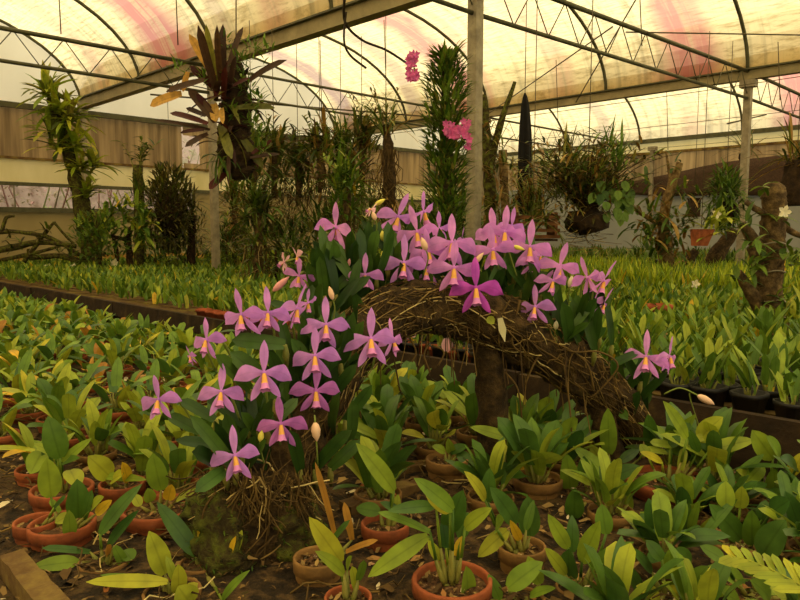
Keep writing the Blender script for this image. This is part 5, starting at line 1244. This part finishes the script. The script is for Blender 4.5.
for k in range(rows_):
    mb = MB(); z = c.z - .1 + k * .06
    for s in (-1, 1):
        mb.box((c.x, c.y + s * .15, z), (.44, .025, .03)); mb.box((c.x + s * .18, c.y, z + .03), (.025, .36, .03))
    mb.build('slat_course', M['plank_red'], t, smooth=False)
mb = MB(); mb.box((c.x, c.y, c.z - .13), (.4, .32, .02)); mb.build('basket_floor', M['bark_dark'], t, smooth=False)
mb = MB(); canes(mb, c, 34, (.35, .85), .7, (.08, .2), .02, 8, (0, 1), 2, rnd, .006); leaves_from(mb, c + UP * .1, 40, (.2, .5), .02, (-20, 80), 'strap', (0, 1), rnd, .3, .12); mb.build('canes', [M['leaf_wild'], M['leaf_dry'], M['stalk']], t); wire_to(t, c + UP * .2, 3.6)

# dead stump with orchids near the net
rnd = random.Random(124); Y = 8.6
t = pl('mounted_stump', 'pale dead stump wrapped with orchids, standing on the far bench', 'stump', 668, 270, Y)
mb = MB(); trunk(mb, [S_(668, 285, Y, .10), S_(665, 245, Y, .09), S_(664, 215, Y, .06), S_(672, 185, Y, .055), S_(680, 163, Y, .04)], 6, 11, .2, rnd=rnd); trunk(mb, [S_(672, 192, Y, .03), S_(669, 170, Y, .02), S_(666, 152, Y, .01)], 4, 7, .1, rnd=rnd); trunk(mb, [S_(660, 225, Y, .03), S_(636, 210, Y, .025), S_(630, 198, Y, .015)], 4, 7, .15, rnd=rnd); mb.build('trunk', M['bark_pale'], t)
mb = MB()
for (x, y, n) in ((646, 222, 22), (660, 215, 22), (675, 225, 22), (684, 210, 16), (656, 190, 10), (684, 190, 12), (652, 235, 18), (676, 240, 16), (688, 225, 12), (676, 172, 8), (660, 250, 14), (680, 262, 12)): leaves_from(mb, P(x, y, Y - .1), int(n * 1.3), (.1, .3), .04, (-50, 70), 'strap', (1, 0, 1, 1, 2), rnd, .3, .13)
mb.build('leaves', [M['leaf_wild'], M['leaf_moss'], M['leaf_dry']], t)
# hanging fern-like orchid beside the post, the pot and the small box
rnd = random.Random(125); Y = 8.4
t = pl('hanging_orchid', 'bushy green hanging orchid just left of the right-hand post', 'plant', 727, 200, Y)
mb = MB(); mb.blob(P(727, 212, Y), .13, 0, 10, .2, rnd); mb.build('root_ball', M['bark_dark'], t)
mb = MB(); cloud(mb, P(726, 198, Y), (.2, .2, .34), 420, (.08, .2), .03, (0, 0, 1), rnd, 'lance', upw=-.1); leaves_from(mb, P(727, 190, Y), 40, (.2, .42), .02, (-40, 70), 'strap', (0, 1), rnd, .4, .08); mb.build('leaves', [M['leaf_moss'], M['leaf_fern']], t); wire_to(t, P(727, 170, Y), 3.6)
Y = 8.0; t = pl('hanging_pot', 'square terracotta pot hanging with a yellow-green orchid by the right-hand post', 'pot', 700, 240, Y)
c = P(701, 237, Y); mb = MB(); rows = []
for (z, r) in ((-.10, .075), (.06, .105), (.09, .11), (.09, .095), (.05, .085)): rows.append([c + V((cos(a) * r * 1.2 + z * .15, sin(a) * r * 1.2, z)) for a in [pi / 4 + pi / 2 * k + .2 for k in range(4)]])
mb.grid(rows, 0, True); mb.face((3, 2, 1, 0)); mb.face((16, 17, 18, 19)); mb.build('pot', M['terracotta'], t, smooth=False)
mb = MB(); leaves_from(mb, c + V((.12, -.05, .1)), 26, (.15, .4), .05, (-5, 75), 'strap', (0, 0, 1), rnd, .25, .09); leaves_from(mb, P(720, 222, Y), 16, (.12, .3), .05, (0, 80), 'strap', (0,), rnd, .2, .06); mb.build('leaves', [M['leaf_lime'], M['leaf_moss']], t)
mb = MB(); b = P(716, 214, Y - .1)
for k in range(5): mb.leaf(b, b + V((cos(k * 1.257), -.2, sin(k * 1.257))) * .06, .04, (0, -1, 0), seg=3, shape='petal', rnd=rnd)
mb.build('flower', M['white_flower'], t); wire_to(t, c + UP * .1, 3.6)
c = P(694, 208, 9.6); mb = MB(); mb.box(c, (.14, .10, .24)); mb.box(c + UP * .125, (.16, .12, .02)); o = mb.build('hanging_box', M['bark_dark'], smooth=False); tag(o, 'small dark slab hanging on a wire against the pale side wall', 'slab')
mb = MB(); mb.tube([c + UP * .13, V((c.x, c.y, 3.6))], .004, 5); mb.build('hanging_wire', M['wire'], o)
t = pl('dead_log', 'diagonal dead log propped behind the right-hand post', 'log', 715, 260, 8.8)
mb = MB(); trunk(mb, [S_(700, 278, 8.8, .09), S_(712, 262, 8.8, .1), S_(724, 244, 8.8, .09), S_(734, 230, 8.8, .07)], 5, 9, .15, rnd=rnd); trunk(mb, [S_(684, 268, 8.8, .06), S_(690, 258, 8.8, .07), S_(696, 250, 8.8, .05)], 4, 8, .15, rnd=rnd); mb.build('trunk', M['bark'], t)

# forked tree stump at the right
rnd = random.Random(126); Y = 4.55
t = pl('tree_stump', 'thick forked tree stump with wired bark and side branches, at the right', 'stump', 770, 330, Y)
mb = MB(); trunk(mb, [S_(763, 352, Y, .085), S_(767, 310, Y, .085), S_(771, 260, Y, .078), S_(774, 215, Y, .075), S_(774, 190, Y, .07), S_(774, 182, Y, .03)], 16, 20, .05, rnd=rnd, lump=.14); mb.build('trunk', M['bark_stump'], t)
for q in ([(768, 318, .07), (754, 298, .055), (738, 272, .035)], [(768, 262, .05), (754, 240, .05), (742, 224, .035)], [(768, 216, .03), (756, 209, .025), (746, 202, .02)], [(778, 220, .03), (792, 232, .025), (812, 240, .02)], [(764, 285, .05), (757, 262, .05), (752, 246, .04)]):
    mb = MB(); trunk(mb, [S_(x, y, Y - .02, r * .8) for x, y, r in q], 8, 10, .06, rnd=rnd, lump=.15); mb.build('branch', M['bark_stump'], t)
for y in (243, 271, 300, 316):
    mb = MB(); c = P(770, y, Y); mb.tube([c + V((cos(a) * .09, sin(a) * .09, .008 * sin(3 * a))) for a in [2 * pi * k / 20 for k in range(21)]], .005, 5, cap=False); mb.build('tie_wire', M['steel'], t)
mb = MB()
for (x, y, n) in ((760, 262, 9), (784, 250, 8), (752, 244, 9), (790, 262, 7), (778, 218, 6), (752, 270, 9), (766, 190, 4), (748, 222, 8), (740, 282, 8), (776, 300, 7)): leaves_from(mb, P(x, y, Y - .12), n, (.08, .17), .035, (-40, 70), 'oval', (0, 0, 1), rnd, .2, .03)
leaves_from(mb, P(790, 330, Y), 26, (.15, .35), .03, (0, 70), 'strap', (2, 1), rnd, .2, .1)
mb.build('leaves', [M['leaf_moss'], M['leaf_bench'], M['leaf_lime']], t)
mb = MB(); b = P(784, 212, Y - .15)
for k in range(5): mb.leaf(b, b + V((cos(k * 1.257), -.2, sin(k * 1.257))) * .045, .03, (0, -1, 0), seg=3, shape='petal', rnd=rnd)
mb.build('flower', M['white_flower'], t)
# grass-like hanging plant at the right edge and a tuft on the post
rnd = random.Random(127); Y = 6.5
t = pl('hanging_orchid', 'shaggy hanging plant of dry grassy leaves cut by the right edge', 'plant', 797, 180, Y)
mb = MB(); trunk(mb, [S_(797, 206, Y, .12), S_(797, 190, Y, .14), S_(797, 160, Y, .08)], 4, 10, .2, rnd=rnd); mb.build('root_ball', M['bark_dark'], t)
mb = MB(); leaves_from(mb, P(797, 165, Y), 60, (.25, .6), .02, (-20, 85), 'strap', (0, 1), rnd, .3, .08); mb.build('leaves', [M['leaf_wild'], M['leaf_dry']], t); wire_to(t, P(797, 160, Y), 3.6)
t = pl('mounted_tuft', 'thin grassy tuft mounted high on the right-hand post', 'plant', 744, 156, 10.6)
mb = MB(); mb.blob(P(744, 156, 10.75), .08, 0, 8, .2, rnd); mb.build('root_ball', M['bark_dark'], t)
mb = MB(); leaves_from(mb, P(746, 152, 10.7), 34, (.3, .65), .018, (-10, 80), 'strap', (0, 1), rnd, .3, .06); mb.build('leaves', [M['leaf_wild'], M['leaf_dry']], t)
# white blooms in the far greenery
for (x, y, Y, lab) in ((74, 268, 9.4, 'cluster of small white flowers in the greenery near the leaning trunk'), (49, 268, 9.4, 'single white flower in the greenery at the far left'), (115, 263, 9.4, 'white flower near the twin-stemmed shrub'), (695, 284, 6.3, 'pale papery white flower standing among the seedlings at the right')):
    rnd = random.Random(x); mb = MB(); b = P(x, y, Y); s = .012 * Y
    for q in range(3 if x == 74 else 1):
        b2 = b + V((q * .1, 0, -.05 * (q % 2)))
        for k in range(5): mb.leaf(b2, b2 + V((cos(k * 1.257), -.3, sin(k * 1.257))) * s * .6, s * .4, (0, -1, .2), seg=3, shape='petal', rnd=rnd)
        mb.tube([b2, b2 - UP * .25], .004, 5, 1)
    tag(mb.build('white_flower', [M['white_flower'], M['stalk']]), lab, 'flower')
# low ferny plants before the end wall
rnd = random.Random(130)
for k, (x, y, Y, r) in enumerate(((226, 245, 10.6, .3), (242, 250, 10.2, .3), (276, 250, 8.0, .3), (300, 248, 8.8, .35), (325, 235, 8.0, .3), (350, 225, 9.0, .35), (372, 232, 8.5, .3), (405, 240, 8.4, .3), (425, 225, 10.5, .3), (463, 220, 8.6, .25), (520, 225, 9.0, .3), (482, 245, 9.2, .3), (185, 258, 10.6, .35), (155, 258, 10.8, .3), (650, 258, 11, .3))):
    lab = ['just right of the slim post base', 'below the red-tipped hanging orchid', 'under the second hanging orchid', 'under the third hanging orchid', 'under the feathery hanging orchid', 'behind the arch, below the hanging row', 'behind the cream bud on the arch', 'below the twisted roots', 'left of the green column, far back', 'right of the green column', 'below the furled black cloth', 'below the forked trunk', 'left of the slim post base', 'below the dark fern ball', 'left of the pale dead stump'][k]
    p = P(x, y, Y); t = thing('leafy_plant', f'low dark leafy plant {lab}', 'plant', (p.x, p.y, BZ), 'low plants along the end of the benches')
    mb = MB(); mb.tube([(p.x, p.y, BZ), p], [.03, .015], 6); mb.build('stem', M['bark'], t)
    mb = MB(); cloud(mb, p, (r, r * .8, r * 1.1), 210, (.1, .26), .032, (0, 0, 1, 2), rnd, 'strap'); mb.build('leaves', [M['leaf_moss'], M['leaf_wild'], M['leaf_fern']], t)
# ================================================================ CAMERA, LIGHT
sc = bpy.context.scene
cam = bpy.data.cameras.new('camera'); co = bpy.data.objects.new('camera', cam); C.objects.link(co)
co.location = CAMP; co.rotation_euler = (pi / 2 - PITCH, 0, 0); cam.sensor_width = 36; cam.lens = 36 * FPX / 800; cam.clip_start = .02
sc.camera = co
w = bpy.data.worlds.new('world'); sc.world = w; w.use_nodes = True
bg = w.node_tree.nodes['Background']; bg.inputs[0].default_value = (1.0, .965, .88, 1); bg.inputs[1].default_value = 1.15
sun = bpy.data.lights.new('sun', 'SUN'); sun.energy = 2.7; sun.angle = radians(40); sun.color = (1, .95, .86)
so = bpy.data.objects.new('sun', sun); C.objects.link(so); so.rotation_euler = (radians(20), radians(-4), 0)
sc.view_settings.view_transform = 'Standard'; sc.view_settings.look = 'None'; sc.view_settings.exposure = 0.66; sc.view_settings.gamma = 1.0
sc.view_settings.use_curve_mapping = False
sc.cycles.max_bounces = 8; sc.cycles.diffuse_bounces = 4; sc.cycles.transmission_bounces = 6; sc.cycles.transparent_max_bounces = 6
sc.cycles.caustics_reflective = False; sc.cycles.caustics_refractive = False
sc.cycles.use_denoising = True
